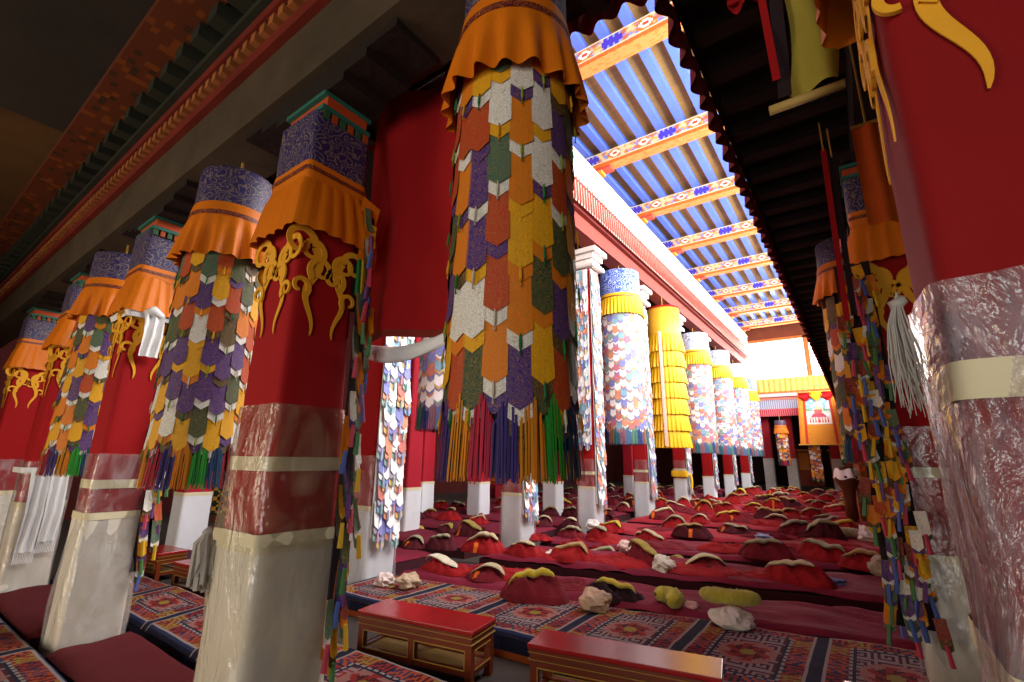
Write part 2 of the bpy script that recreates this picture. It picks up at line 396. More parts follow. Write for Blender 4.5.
def banner(name, label, X, Y, R, zt, zb, ncol, tiers, zs, group=None, seed=1, detail=True, pal=PAL, tabm=None, band=None, skirtm=None, weights='yywworgppkkt', hang=None, bandh=.36, fr=.25, skirth=.35, nstag=2):
    """cylindrical victory banner: cap band, pleated skirt, tiers of pointed brocade tabs, bottom fringe, hanging cord.
    zt top, zs where tabs begin, zb bottom of fringe"""
    rnd = random.Random(seed); tabm = tabm or TAB
    r = thing(name, label, 'banner', (X, Y, zb), rnd.uniform(0, 6.28/ncol), group)
    H = zt-zb; S = zs-zb
    b = MB(); b.lathe([(.02, H+.01), (R*.96, H), (R*.98, H-.02), (R, H-bandh)], 40); b.build('top_band', band or PURPLE, r, True)
    b = MB(); b.lathe([(R+.006, H-bandh+.03), (R+.012, H-bandh), (R+.02, H-bandh-.05)], 40); b.build('trim_band', skirtm or ORANGE, r, True)
    b = MB(); b.lathe([(R+.021, H-bandh-.05), (R+.024, H-bandh-.09)], 40); b.build('woven_stripe', DARKTRIM, r, True)
    skirt(R+.02, R+.075, H-bandh-.085, H-bandh-.085-skirth, max(16, int(R*70)), .03, seed).build('pleated_skirt', skirtm or ORANGE, r, True)
    b = MB(); b.lathe([(R-.02, H-bandh), (R-.03, S*.5), (R-.02, fr*.6)], 32); b.build('inner_drum', CORE, r, True)
    top = S; bot = fr; pitch = (top-bot-.02)/tiers; w = 2*PI*R/ncol*1.06
    keys = list(weights); pale_ = pal is not PAL; tas = ['#1f6b2c', '#c8901a', '#b8b0a0', '#7a8a1c', '#20603a']
    for t in range(tiers):
        tb = MB()
        for k in range(ncol):
            z0 = top-pitch*t+(.35*pitch if (k % nstag) else 0)+pitch*.1
            main = rnd.choice(keys if pale_ or t < tiers*.45 else list('yyyopprwg')); c2 = rnd.choice('wwwopyk'); c3 = rnd.choice('opkkggp')
            while c2 == main: c2 = rnd.choice('wopyg')
            while c3 == c2 or c3 == main: c3 = rnd.choice('opykwg')
            L = pitch*.84
            if detail:
                me = tab_mesh(R, w, L, w*.36, main+c2+c3, .011, pitch*.2, tabm, pal)
                o = link('brocade_tab', me, r, (0, 0, z0), 2*PI*k/ncol)
                if (t+k) % 3 != 1:
                    link('tassel', tassel_mesh(rnd.choice(tas), .085, .0055), o, (0, -R-.026, -L-w*.22))
            else:
                add_tab(tb, R, w, L, w*.36, main+c2+c3, .014, pitch*.17, pal, th=2*PI*k/ncol, z0=z0, ou=rnd.random()*9)
        if not detail: tb.build('tab_tier', tabm, r)
    b = MB(); fringe(b, R+.005, fr-.03, fr-.03, ncol, (['#a8203a', '#3a2a68', '#c87a10', '#2c8a2c', '#1c3a5a', '#8a1c20', '#1a6a4a', '#d0a018']
        if pal is PAL else ['#9a6a80', '#5a7aa0', '#5a8a7a', '#3a4a8a', '#a86a50', '#3c7a8a']), seed); b.build('fringe', DYED, r)
    hh = hang or .5
    b = MB(); b.tube([(0,0,H), (0,0,H+hh)], .012); b.build('cord', ROPE, r)
    return r

banner('cylinder_banner', 'large cylindrical brocade banner hanging free in the foreground beside the red curtain', -1.165, 1.6, .265, 4.12, 1.62, 19, 6, 3.46, 'cylindrical banners of the near row', 3, hang=.06, fr=.19, weights='wwpporgty')
banner('cylinder_banner', 'cylindrical brocade banner hanging between the two nearest left pillars', -4.06, 1.55, .285, 3.98, 1.47, 19, 6, 3.22, 'cylindrical banners of the near row', 5, fr=.2, weights='yowworgppkt', hang=.2)
banner('cylinder_banner', 'cylindrical brocade banner hanging at far left beyond the pillar with the white knot', -6.95, 1.55, .285, 3.98, 1.47, 19, 6, 3.22, 'cylindrical banners of the near row', 8, fr=.2, weights='yyowworgpkt', hang=.2)

# pale banners along the left of the well, strong light bleached into their colours
PALEARGS = dict(detail=False, pal=PAL_OVERLIT, tabm=TAB_OVERLIT, skirtm=YELLOW, weights='wwwwwptptorrgm', bandh=.75, fr=.32, skirth=.5, hang=.3)
def pale(name, label, Y, R, zt, zb, band, seed, X=-5.1):
    return banner(name, label, X, Y, R, zt, zb, 24, 13, zt-1.15, 'pale banners along the left of the well', seed, band=band, **PALEARGS)
pale('cylinder_banner', 'pale tabbed banner with blue cap and yellow skirt, left of the all-yellow banner', 12.3, .58, 6.95, 2.1, BLUEBROC, 11)
pale('cylinder_banner', 'pale tabbed banner hanging just right of the all-yellow banner', 19.9, .58, 6.8, 2.0, PALEBROC, 12)
pale('cylinder_banner', 'pale tabbed banner, second to the right of the all-yellow banner', 23.8, .58, 6.8, 2.0, PALEBROC, 13)
pale('cylinder_banner', 'pale tabbed banner, third to the right of the all-yellow banner', 27.6, .58, 6.8, 2.0, PALEBROC, 14)
pale('cylinder_banner', 'pale tabbed banner at the far end, blue capped, next to the bright window', 31.2, .5, 6.5, 2.0, BLUEBROC, 15)
banner('cylinder_banner', 'pale banner with dark fringe seen behind the white drooping scarf', -5.75, 6.1, .56, 6.9, 2.15, 22, 13, 5.8, 'pale banners along the left of the well', 16, band=BLUEBROC, **PALEARGS)

def yellow_banner():
    r = thing('tiered_yellow_banner', 'all-yellow cylindrical banner of stacked pleated frills with pale ribbon', 'banner', (-5.1, 16.1, 2.05), 0)
    R = .56; H = 4.85
    b = MB(); b.lathe([(.02, H), (R, H), (R, H-1.0)], 40); b.build('top_band', YELBROC, r, True)
    b = MB(); b.lathe([(R+.01, H+.01), (R+.02, H-.05)], 40); b.build('red_rim', RED, r, True)
    for k in range(7):
        skirt(R, R+.08, H-1.0-k*.53, H-1.0-(k+1)*.53-.08, 30, .03, k).build('frill_tier', YELLOW, r, True)
    b = MB(); b.lathe([(R-.04, H-.5), (R-.04, .1)], 30); b.build('inner_drum', CORE, r, True)
    for a in (.1, 1.9, 4.0):
        b = MB(); b.grid(lambda u, v: ((R+.12)*sin(a+(u-.5)*.16), -(R+.12)*cos(a+(u-.5)*.16), H-.95-v*3.8), 2, 4, flip=True); b.build('pale_ribbon', mat('pale_peach_silk', '#e8cdb8', .5), r)
    b = MB(); b.tube([(0,0,H), (0,0,H+.5)], .015); b.build('cord', ROPE, r)
yellow_banner()

# ---------------------------------------------------------------- pillars
def sq(h, rr=.05, n=3):
    """points of a rounded square of half width h, counter-clockwise"""
    P = []
    for q, (sx, sy) in enumerate(((1,-1), (1,1), (-1,1), (-1,-1))):
        for j in range(n+1):
            a = -PI/2+q*PI/2+j/n*PI/2
            P.append((sx*(h-rr)+rr*cos(a), sy*(h-rr)+rr*sin(a)))
    return P
def dense(h, rr=.05, m=8):
    P = sq(h, rr); out = []
    for k in range(len(P)):
        a, b = P[k], P[(k+1) % len(P)]
        d = math.hypot(a[0]-b[0], a[1]-b[1]); s = m if d > h else 1
        for j in range(s): out.append((a[0]+(b[0]-a[0])*j/s, a[1]+(b[1]-a[1])*j/s))
    return out
def sleeve(levels, wob=0, seed=0, rr=.04, m=8, pleat=0):
    """tube of rounded-square section through (z, half width) levels"""
    b = MB(); rings = []; per = None
    for z, h in levels:
        P = dense(h, rr, m)
        pts = []
        for k, (x, y) in enumerate(P):
            d = wob*nz(x*9, y*9+seed, z*3+seed*3.1)
            if pleat: d += pleat*sin(k*2.1)*(0 if z == levels[-1][0] else 1)
            l = math.hypot(x, y); pts.append((x+x/l*d, y+y/l*d, z+(.3*d if pleat else 0)))
        rings.append(b.add(pts)); per = len(P)
    for k in range(len(levels)-1):
        for j in range(per):
            b.face((rings[k]+j, rings[k]+(j+1)%per, rings[k+1]+(j+1)%per, rings[k+1]+j), 0,
                   [(j*.05, levels[k][0]), ((j+1)*.05, levels[k][0]), ((j+1)*.05, levels[k+1][0]), (j*.05, levels[k+1][0])])
    return b
def zs(a, b, n): return [a+(b-a)*k/n for k in range(n+1)]

def spiral(p, th, r0, s, turns, n=26, shrink=.28):
    P = [p]; x, y = p
    for k in range(n):
        r = r0*(1-(1-shrink)*k/n); ds = 2*PI*turns/n*r
        x += ds*cos(th); y += ds*sin(th); th += s*ds/r; P.append((x, y))
    return P
def ribbon(b, P, W, T, th=.004):
    L = []
    for k, p in enumerate(P):
        a = P[max(0, k-1)]; c = P[min(len(P)-1, k+1)]
        dx, dy = c[0]-a[0], c[1]-a[1]; l = math.hypot(dx, dy) or 1
        w = W[k]/2; L.append(((p[0]-dy/l*w, p[1]+dx/l*w), (p[0]+dy/l*w, p[1]-dx/l*w)))
    i = b.add([T @ Vector((q[0], y, q[1])) for y in (-th, .0) for pr in L for q in pr]); n = len(L)*2
    for k in range(len(L)-1):
        a = i+2*k; b.face((a, a+1, a+3, a+2)); c = a+n
        b.face((a, a+2, c+2, c)); b.face((a+1, c+1, c+3, a+3))
def flame(b, T, s=1, mirror=1):
    """one curling flame: wavy tail with stacked hooks; local x right, z up, top at 0, about 1*s tall"""
    def put(P, W, th): ribbon(b, [(mirror*s*x, s*y) for x, y in P], [s*w for w in W], T, th)
    n = 30
    body = [(.06*sin(k/n*8.5)*(1-.3*k/n), -.16-.84*k/n) for k in range(n+1)]
    put(body, [.085*(1-k/n)**.6+.006 for k in range(n+1)], .004)
    for q, (k0, th, r, sg, tr, w) in enumerate(((0, PI*.55, .15, 1, 1.05, .07), (5, PI*.30, .125, 1, 1.0, .062), (11, PI*.72, .125, -1, 1.0, .06), (17, PI*.3, .09, 1, .9, .05))):
        P = spiral(body[k0], th, r, sg, tr, 26, .42)
        put(P, [w*(1-.5*k/(len(P)-1)) for k in range(len(P))], .006+.002*q)
def face_T(side, h, u, z):
    if side == 'front': return Matrix.Translation((u, -h-.004, z))
    if side == 'right': return Matrix.Translation((h+.004, u, z)) @ Matrix.Rotation(PI/2, 4, 'Z')
    return Matrix.Translation((-h-.004, u, z)) @ Matrix.Rotation(-PI/2, 4, 'Z')

def pillar(label, X, Y, hb=.235, ht=.205, zw=1.2, zp=1.98, ztop=3.88, zred=None, flames=True, plast=PLASTIC, group=None, band=True, zband=1.62, collar=True, simple=False, wob=.02, tie=False, flz=3.08, fls=.66, base=.0, bulge=.012, whitem=None, pm=None):
    r = thing('draped_pillar', label, 'pillar', (X, Y, 0), 0, group)
    H = lambda z: hb+(ht-hb)*min(1, z/ztop)
    b = sleeve([(z, H(z)+.012) for z in zs(base, zw, 6)], .008, X); b.build('canvas_wrapping', whitem or WHITE_CANVAS, r, True)
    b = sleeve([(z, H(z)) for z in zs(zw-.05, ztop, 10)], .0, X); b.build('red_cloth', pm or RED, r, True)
    if not simple:
        b = sleeve([(zw-.03, H(zw)+.017), (zw+.03, H(zw)+.017)]); b.build('white_hem', CREAM, r, True)
    if band:
        b = sleeve([(zband, H(1.6)+.012), (zband+.075, H(1.6)+.012)], .006, 3); b.build('cream_strap', CREAM, r, True)
    if plast:
        L = [(base+.0, H(0)+.02+bulge)]+[(z, H(z)+.02+bulge*(1-z/zp)+.012*sin(z*3+X)) for z in zs(.2, zp, 16)]
        b = sleeve(L, wob, X*3, .05, 10); b.build('plastic_wrap', plast, r, True)
    if tie:
        b = sleeve([(zw+.005, H(zw)+.03), (zw+.04, H(zw)+.034), (zw+.07, H(zw)+.03)], .012, 5); b.build('tie_string', CREAM, r, True)
    if flames:
        b = MB(); h = H(flz-.75)+.004
        for side in ('front', 'right', 'left'):
            for k, u in enumerate((-.105, .085)):
                flame(b, face_T(side, h, u, flz-.03-(.05 if k == 1 else 0)), fls*(1 if k != 1 else .92), 1 if k % 2 == 0 else -1)
        b.build('flame_applique', FLAME, r)
    if collar:
        h = H(3.4)
        b = sleeve([(flz+.42, h+.02), (flz+.55, h+.024), (ztop, h+.02)], .004, 2); b.build('brocade_collar', PURPLE, r, True)
        b = sleeve([(flz+.30, h+.028), (flz+.36, h+.03), (flz+.43, h+.024)], .003, 2); b.build('orange_trim', ORANGE, r, True)
        b = sleeve([(flz+.355, h+.034), (flz+.385, h+.034)]); b.build('woven_stripe', DARKTRIM, r, True)
        b = sleeve([(flz-.06, h+.10), (flz+.05, h+.085), (flz+.2, h+.055), (flz+.31, h+.03)], .02, X, .05, 14, .012); b.build('pleated_skirt', ORANGE, r, True)
    return r
def capital(parent, z, h=.235, L=.9, beamz=4.2):
    b = MB()
    g = h*.78; b.box(-h, h, -g, g, z, z+.03, c=lin('#2c6a5a')); b.box(-h, h, -g, g, z+.105, z+.135, c=lin('#2c6a5a')); b.box(-h+.012, h-.006, -g+.03, g-.03, z+.03, z+.105, c=lin('#b8481c'))
    for k in range(6): y = -g+.02+k*g*.33; b.box(-h+.01, h-.01, y, y+.04, z-.06, z, c=lin(('#3a5a3a', '#a84a1c')[k % 2]))
    b.build('painted_capital_board', PAINT, parent)
    b = MB(); z += .135
    for k, w in enumerate((.45, .7, 1.0)): zz = z+(beamz-z)*k/3; b.box(-L*w, L*w, -.17, .17, zz, z+(beamz-z)*(k+1)/3)
    b.build('bracket', DARKWOOD, parent)

PG = 'draped pillars of the near row'
p1 = pillar('big red flame-motif pillar, near centre-left, lower half in plastic over cream canvas', -2.77, 1.56, .235, .19, 1.24, 1.98, 3.88, tie=True, group=PG, plast=PLASTIC_W)
p2 = pillar('red flame-motif pillar with a white scarf knotted under its orange skirt', -5.68, 1.55, .205, .178, 1.17, 1.7, 3.88, group=PG, zband=1.4, plast=PLASTIC)
p3 = pillar('red flame-motif pillar at far left with white scarf draped on its plastic', -8.32, 1.56, .205, .18, 1.1, 1.6, 3.88, group=PG, plast=PLASTIC, zband=1.45)
p4 = pillar('red flame-motif pillar cut by the left edge of the picture', -11.0, 1.56, .205, .18, 1.1, 1.6, 3.88, group=PG, plast=PLASTIC, band=False)
r1 = pillar('huge close red pillar wrapped in creased clear plastic at the right edge', .392, 1.46, .225, .215, 1.32, 2.06, 3.88, flames='big', group=PG, plast=PLASTIC_R, zband=1.82, wob=.03, flz=3.18, fls=.7, bulge=.03, pm=mat('dimmed_red_felt', '#84060b', .85, .12, 3, .1, 200))  # darker copy of the red felt: dimmer light put into its colour
r2 = pillar('red flame-motif pillar behind the close right one, hung with coloured tabs',  .40, 4.88, .22, .2, 1.05, 1.97, 4.1, group=None, flz=3.35, fls=.75, zband=1.6, plast=PLASTIC)
for p in (p1, p2, p3, p4, r1): capital(p, 3.9)
capital(r2, 4.13, .23, .3, 4.38)

AG = 'tall red pillars along the left of the well'
AY = [4.38, 7.8, 10.86, 14.4, 18.2, 22.1, 26.0, 30.2]
AL = ['tall red pillar with white base next to the near benches, faced with pale tabs', 'tall pillar with white base standing right behind the large foreground banner',
      'tall white-based pillar with carved white capital right of the foreground banner', 'tall white-based red pillar under the blue capped pale banner',
      'white-based pillar wearing a yellow sash round its plastic', 'white-based pillar second beyond the one with the yellow sash', 'white-based pillar third beyond the one with the yellow sash', 'white-based pillar at the far end of the left row']
AW = mat('bright_white_canvas', '#dcdce0', .8, .06, 4, .3, 9)
apil = []
for i, y in enumerate(AY):
    p = pillar(AL[i], -5.48, y, .225, .205, 1.05, 1.72, 7.2, flames=False, collar=False, group=AG, band=i in (2, 3, 4), zband=1.35, plast=PLASTIC_A if i < 5 else None, whitem=AW)
    apil.append(p)
    b = MB()
    for k, w in enumerate((.34, .4, .5)): b.box(-w, w, -w*.75, w*.75, 6.75+k*.15, 6.88+k*.15)
    for k in range(5): b.tube([(-.42, -.3+k*.15, 6.7), (.42, -.3+k*.15, 6.7)], .07, 8)
    b.build('carved_white_capital', mat('white_carved_wood', '#e0d6d0', .7), p)

def streamer(name, label, X, Y, zt, zb, w, ncol, pal, tabm, side, seed, group=None, back=None, chaos=.12, pitch=.2, weights='yopwgrtmp', Xtilt=0):
    """flat hanging strip of pointed tabs; side = which way it faces"""
    rnd = random.Random(seed)
    r = thing(name, label, 'streamer', (X, Y, zb), {'right': PI/2, 'front': 0, 'left': -PI/2}[side], group)
    H = zt-zb
    b = MB(); b.box(-w/2, w/2, 0, .015, .25, H); b.build('backing_strip', back or CORE, r)
    n = int((H-.3)/pitch); cw = w/ncol
    for t in range(n):
        b = MB()
        for k in range(ncol):
            x = (k+.5)*cw-w/2
            T = Matrix.Translation((x+rnd.uniform(-.2, .2)*chaos, -.012-.15*chaos*rnd.random(), H-t*pitch-(.09*(k % 2))-rnd.random()*chaos*.3)) @ Matrix.Rotation(rnd.uniform(-1, 1)*chaos, 4, 'Z') @ Matrix.Rotation(rnd.uniform(-.6, .6)*chaos, 4, 'Y')
            add_tab(b, None, cw*1.15, pitch*.85, cw*.45, rnd.choice(weights)+rnd.choice('wkop')+rnd.choice('yogt'), .03, pitch*.25, pal, ou=rnd.random()*9, T=T)
            c = lin(rnd.choice(['#1c7a4a', '#c02a5a', '#2a5ab0', '#d8a818', '#5a2a80'] if pal is PAL else ['#9ac0c8', '#d09ab0', '#a0b0e0']))
            b.tube([T @ Vector((0, -.045, -pitch*.95-cw*.4)), T @ Vector((0, -.045, -pitch*.95-cw*.4-.13))], [.012, .016], 5, c=c)
        b.build('tab_row', tabm, r)
    return r
SG = 'tabbed streamers hanging on the pillars'
streamer('tab_streamer', 'thin streamer of coloured tabs down the right edge of the white-knotted pillar', -5.46, 1.79, 3.6, .42, .11, 2, PAL, TAB, 'right', 3, None, None, .2, .2, 'ywpwrtmw')
streamer('tab_streamer', 'streamer of coloured tabs down the right edge of the big centre-left pillar', -2.51, 1.79, 3.35, .45, .075, 2, PAL, TAB, 'right', 4, None, None, .2, .2, 'yogtmpw')
for i, y in enumerate(AY):
    streamer('tab_streamer', ['wide pale tab streamer facing the well on the pillar beside the benches', 'pale tab streamer on the pillar behind the large foreground banner',
        'pale tab streamer facing the well on the pillar with carved white capital', 'pale tab streamer on the pillar under the blue capped banner', 'pale tab streamer on the pillar with the yellow sash',
        'pale tab streamer on the pillar second beyond the yellow sash', 'pale tab streamer on the pillar third beyond the yellow sash', 'pale tab streamer on the farthest pillar of the left row'][i],
        -5.205, y, 6.6, .45, .44, 4, PAL_OVERLIT, TAB_OVERLIT, 'right', 30+i, None, KHATA, .12, .34, 'wwwwwpwtrow')  # many white tabs stand in for glare from the well
streamer('tab_streamer', 'pale tab streamer on the front face of the pillar with carved white capital', -5.48, 10.57, 6.6, 1.8, .42, 4, PAL_OVERLIT, TAB_OVERLIT, 'front', 61, None, KHATA, .1, .34, 'wwwwwpwtrow')
streamer('tab_streamer', 'long dense streamer of multicoloured tabs on the left face of the right background pillar', .15, 4.93, 3.7, .4, .46, 6, PAL, TAB, 'left', 51, None, None, .3, .14, 'yopwgrtmw')
streamer('tab_streamer', 'multicoloured tab streamer hanging at the front left corner of the right background pillar', .13, 4.58, 3.3, .35, .24, 4, PAL, TAB, 'front', 52, None, None, .28, .13, 'yopwwrtm')
banner('cylinder_banner', 'cylindrical purple and orange banner hanging behind the right background pillar', .13, 7.4, .3, 4.6, 1.7, 15, 5, 3.65, None, 21, detail=False, hang=.08)
banner('cylinder_banner', 'farther cylindrical banner deep behind the right background pillar', .1, 11.4, .3, 4.3, 1.7, 15, 5, 3.65, None, 22, detail=False, hang=.08)
for i, y in enumerate((9.3, 13.2)):
    p = pillar(('shadowed red pillar second in the right row', 'shadowed red pillar third in the right row')[i], .56, y, .23, .205, 1.05, 1.97, 4.3, flz=3.4, flames=True, plast=None, band=False)

# back-left pillars among the cushions
for (x, y, lab) in ((-8.1, 7.35, 'white-based pink-red pillar just left of the fringed pale banner'), (-9.75, 9.4, 'red pillar with square white base farther left of the fringed pale banner'),
                    (-8.7, 10.5, 'white-based pillar partly behind the foreground banner on its left'), (-7.4, 12.3, 'white-based pillar seen under the fringe on the right of the foreground banner'), (-9.55, 3.75, 'white-based pillar standing beyond the low benches at left'),
                    (-8.2, 16.2, 'white-based pillar in the dim left aisle behind the yellow hanging'), (-8.2, 20.0, 'distant white-based pillar in the dim left aisle'), (-12.4, 7.2, 'white-based pillar deep in the left aisle')):
    pillar(lab, x, y, .22, .2, 1.05, 1.6, 5.2, flames=False, collar=False, group='white-based pillars in the left aisle', band=False, plast=None, whitem=AW, pm=mat('rose_red_felt', '#a8182a', .85, .12, 3))

# scarves and cloth on pillars
def strip(name, P, w, wdir, m, parent=None, n=6, wave=.02, fringe_=0):
    b = MB(); k = len(P)-1
    def fn(u, v):
        f = v*k; i = min(int(f), k-1); t = f-i
        p = Vector(P[i]).lerp(Vector(P[i+1]), t)
        ww = w*(1-.0*v)
        q = p+Vector(wdir)*(u-.5)*ww
        d = Vector(wdir).cross(Vector((0,0,1)) if abs(wdir[2]) < .7 else Vector((0,1,0)))
        return q+d*wave*sin(u*14+v*3)+d*wave*.6*nz(u*3, v*5, w)
    b.grid(fn, 16, k*4, 0)
    return b.build(name, m, parent, True)
def khata_knot():
    r = thing('white_scarf', 'white silk scarf knotted around the pillar under its orange skirt', 'scarf', (-5.68, 1.56, 3.0))
    b = sleeve([(-.03, .245), (.02, .262), (.07, .245)], .012, 2); b.build('scarf_loop', KHATA, r, True)
    b = MB(); b.tube([(.26, -.12, .02), (.3, -.06, .05), (.28, .02, .01)], [.03, .05, .03]); b.build('knot', KHATA, r, True)
    strip('scarf_tail', [(.285, -.04, .02), (.3, -.03, -.2), (.29, -.03, -.4)], .16, (0,1,0), KHATA, r)
khata_knot()
def khata_hang():
    r = thing('white_scarf', 'long white fringed scarf hanging against the far left pillar', 'scarf', (-8.32, 1.56, 1.2))
    for k, (u, h) in enumerate(((-.08, -.62), (.09, -.52))):
        strip('scarf_tail', [(.285, u-.02, .3), (.31, u, -.2), (.3, u, h)], .17, (0,1,0), KHATA, r, wave=.035)
        b = MB()
        for j in range(12): y = u-.08+j*.0145; b.tube([(.3, y, h+.02), (.3+.02*nz(j), y+.02*nz(j, 3), h-.12)], .004, 4)
        b.build('fringe', KHATA, r)
    b = sleeve([(.27, .27), (.33, .27)], .012, 2); b.build('scarf_loop', KHATA, r, True)
khata_hang()
def scarf_swag():
    A = Vector((-2.72, 2.0, 2.42)); B = Vector((-1.35, 2.0, 2.65))
    b = MB()
    def fn(u, v):
        t = u; a = 2*PI*v; p = A.lerp(B, t); sag = -.18*4*t*(1-t)*(1-.3*t)
        r = .05+.02*sin(t*9)*.4
        return p+Vector((0, r*.5*cos(a)+.006*sin(5*a+t*20), sag+r*sin(a)))
    b.grid(fn, 30, 14)
    tag(b.build('hanging_scarf', KHATA, None, True), 'white scarf drooping in a swag below the red curtain', 'scarf')
    for nm, lab, x, y, z in (('grey_scarf', 'wispy grey frayed scarf tassel on the left edge of the close right pillar', .10, 1.2, 2.0), ('grey_scarf', 'grey cloth rag tied at the left corner of the big centre-left pillar', -3.03, 1.30, 1.25)):
        r = thing(nm, lab, 'scarf', (x, y, z)); rnd = random.Random(len(lab)); b = MB()
        n = 75 if 'wispy' in lab else 26; Lg = .2 if 'wispy' in lab else .26
        for j in range(n):
            dx, dy = (rnd.uniform(-.035, .01), rnd.uniform(-.03, .02)) if 'wispy' in lab else (rnd.uniform(-.045, .03), rnd.uniform(-.04, .04)); l = Lg*rnd.uniform(.6, 1.1)
            b.tube([(0, 0, .04), (dx*.7, dy, -.03), (dx+.012*rnd.random(), dy, -l*.6), (dx*1.2+.02*rnd.random(), dy*1.2, -l)], [.0013, .0013, .001, .0007] if 'wispy' in lab else [.012, .022, .02, .014], 4)
        b.build('frayed_threads', mat('grey_silk', '#a09890', .7), r)
        b = MB(); q = .5 if 'wispy' in lab else 1; b.tube([(.02*q, .0, .05*q), (-.01*q, .0, .03*q), (-.01*q, .01*q, -.02*q)], [.02*q, .03*q, .018*q]); b.build('knot', mat('grey_silk', '#a09890', .7), r, True)
    r = thing('tied_yellow_scarf', 'yellow sash tied around a white-based pillar of the left row', 'sash', (-5.46, 18.2, 1.2))
    b = sleeve([(-.06, .29), (.06, .3), (.15, .29)], .03, 4); b.build('sash_loop', YELLOW, r, True)
    strip('sash_tail', [(.34, -.1, .05), (.37, -.1, -.2), (.36, -.1, -.45)], .2, (0,1,0), YELLOW, r)
scarf_swag()

def curtain():
    r = thing('red_curtain', 'dark red curtain sheet hung behind the big pillar above the scarf', 'curtain', (-2.52, 2.0, 2.5))
    b = MB()
    b.grid(lambda u, v: (1.25*u-.35, .05*sin(u*13+1.5*v)+.1*nz(u*2.5, v*2, 4), 1.95*v-.04*sin(u*PI)), 60, 30, flip=True)
    b.build('cloth', RED, r, True)
    b = MB(); b.tube([(-.4, 0, 1.93), (1.0, 0, 1.93)], .02); b.build('rod', DARKWOOD, r)
    b = MB(); b.grid(lambda u, v: (1.25*u-.35, .05*sin(u*13)+.1*nz(u*2.5, 0, 4)-.004, .05*v-.04*sin(u*PI)), 60, 1, flip=True); b.build('hem', mat('gold_red_hem', '#7a2414', .8), r)
    # orange tab hanging at pillar corner
curtain()

# ---------------------------------------------------------------- carpets, mats, benches
FRET = ["#######.", "#.....#.", "#.###.#.", "#.#.#.#.", "#.#...#.", "#.#####.", "#.......", "########"]
MEAN = ["##..##", "#..##.", "..##..", "##..##", "#####.", "....#.", "######", "#....."]
CPAL = {k: lin(v) for k, v in dict(navy='#14162c', white='#8e827c', red='#84201c', orange='#9c4020', yellow='#84742c', maroon='#481018', grey='#857878', pink='#906058', blue='#252b50').items()}
def carpet_col(i, j, nu, nj, light=False):
    """one woven knot: i along the panel (nu cells), j across (nj cells)"""
    C = CPAL; d = min(i, nu-1-i); e = min(j, nj-1-j)
    if d < 2: return C['navy']
    if d == 2: return C['white']
    if e < 2: return C['blue'] if e else C['navy']
    if e == 2: return C['white']
    if d < 9 or e < 9:
        a, k = (j, d-3) if d < 9 and d <= e else (i, e-3)
        blk = (a//8) % 4
        on = MEAN[a % 8][k % 6] == '#'
        if blk == 0: return C['orange'] if on else C['maroon']
        if blk == 1: return C['yellow'] if on else C['red']
        if blk == 2: return C['red'] if on else C['navy']
        return C['orange'] if on else C['blue']
    if d == 9 or e == 9: return C['white'] if (i+j) % 3 else C['navy']
    if d == 10 or e == 10: return C['navy']
    x, y = i-nu/2+.5, j-nj/2+.5; r = math.hypot(x, y)
    if r < 9.5:
        if r > 7.8: return C['pink']
        if r < 2.6: return C['yellow']
        if abs(math.sin(3*math.atan2(y, x)+r*.4)) > .72: return C['red']
        return C['maroon'] if r < 6 else C['pink']
    on = FRET[j % 8][i % 8] == '#'
    if light: return C['grey'] if on else (C['red'] if ((i//8+j//8) % 2) else C['maroon'])
    return C['grey'] if on else C['maroon']
def carpet(name, label, cat, edge0, edge1, zt, cell, nu, light=False, thick=.1, group=None, seed=0, base='#8a3c14', zb=0, baseh=.1, panel=None):
    """carpet between a front edge and a back edge (each two XY points), over a low wooden platform"""
    a0, a1 = Vector(edge0[0]+(0,)), Vector(edge0[1]+(0,)); b0, b1 = Vector(edge1[0]+(0,)), Vector(edge1[1]+(0,))
    Lx = (a1-a0).length; Wd = ((b0-a0).length+(b1-a1).length)/2
    n = int(Lx/cell); m = int(Wd/cell); nj = m
    r = thing(name, label, cat, (0, 0, zb), 0, group)
    b = MB()
    def P(u, v):
        p = a0.lerp(a1, u).lerp(b0.lerp(b1, u), v)
        z = zt+.015*nz(p.x*1.6, p.y*1.6, seed)+.006*nz(p.x*6, p.y*6, seed)
        ed = min(v, 1-v)*Wd
        if ed < .06: z -= .05*(1-ed/.06)**2
        return Vector((p.x, p.y, z))
    b.grid(P, n, m, cf=lambda i, j: carpet_col(i % nu, j, nu, nj, light))
    b.build('patterned_pile', WOVEN, r, True)
    b = MB(); d = (b0-a0).normalized()*.012
    for (e0, e1, s) in ((a0, a1, -1), (b1, b0, 1)):
        b.grid(lambda u, v: e0.lerp(e1, u)+d*(s*(-1)*.0)+Vector((0, s*.004, (zt-.052-thick*v)+(.015*nz(e0.lerp(e1,u).x*1.6, e0.lerp(e1,u).y*1.6, seed)+.006*nz(e0.lerp(e1,u).x*6, e0.lerp(e1,u).y*6, seed))*(1-v))), n//3, 4,
               cf=lambda i, j: CPAL['white'] if j == 1 and 0 else CPAL['navy'] if (i//6) % 5 else CPAL['blue'], flip=True)
    b.build('navy_edge', WOVEN, r)
    if baseh:
        c = lin(base); b = MB(); z1 = zt-thick-.05
        i = b.add([a0+Vector((0,.015,0)), a1+Vector((0,.015,0)), b1-Vector((0,.015,0)), b0-Vector((0,.015,0)), a0+Vector((0,.015,z1)), a1+Vector((0,.015,z1)), b1+Vector((0,-.015,z1)), b0+Vector((0,-.015,z1))])
        for q in ((0,3,2,1),(4,5,6,7),(0,1,5,4),(1,2,6,5),(2,3,7,6),(3,0,4,7)): b.face([i+k for k in q], 0)
        b.build('wooden_platform', PLANK, r)
    return r
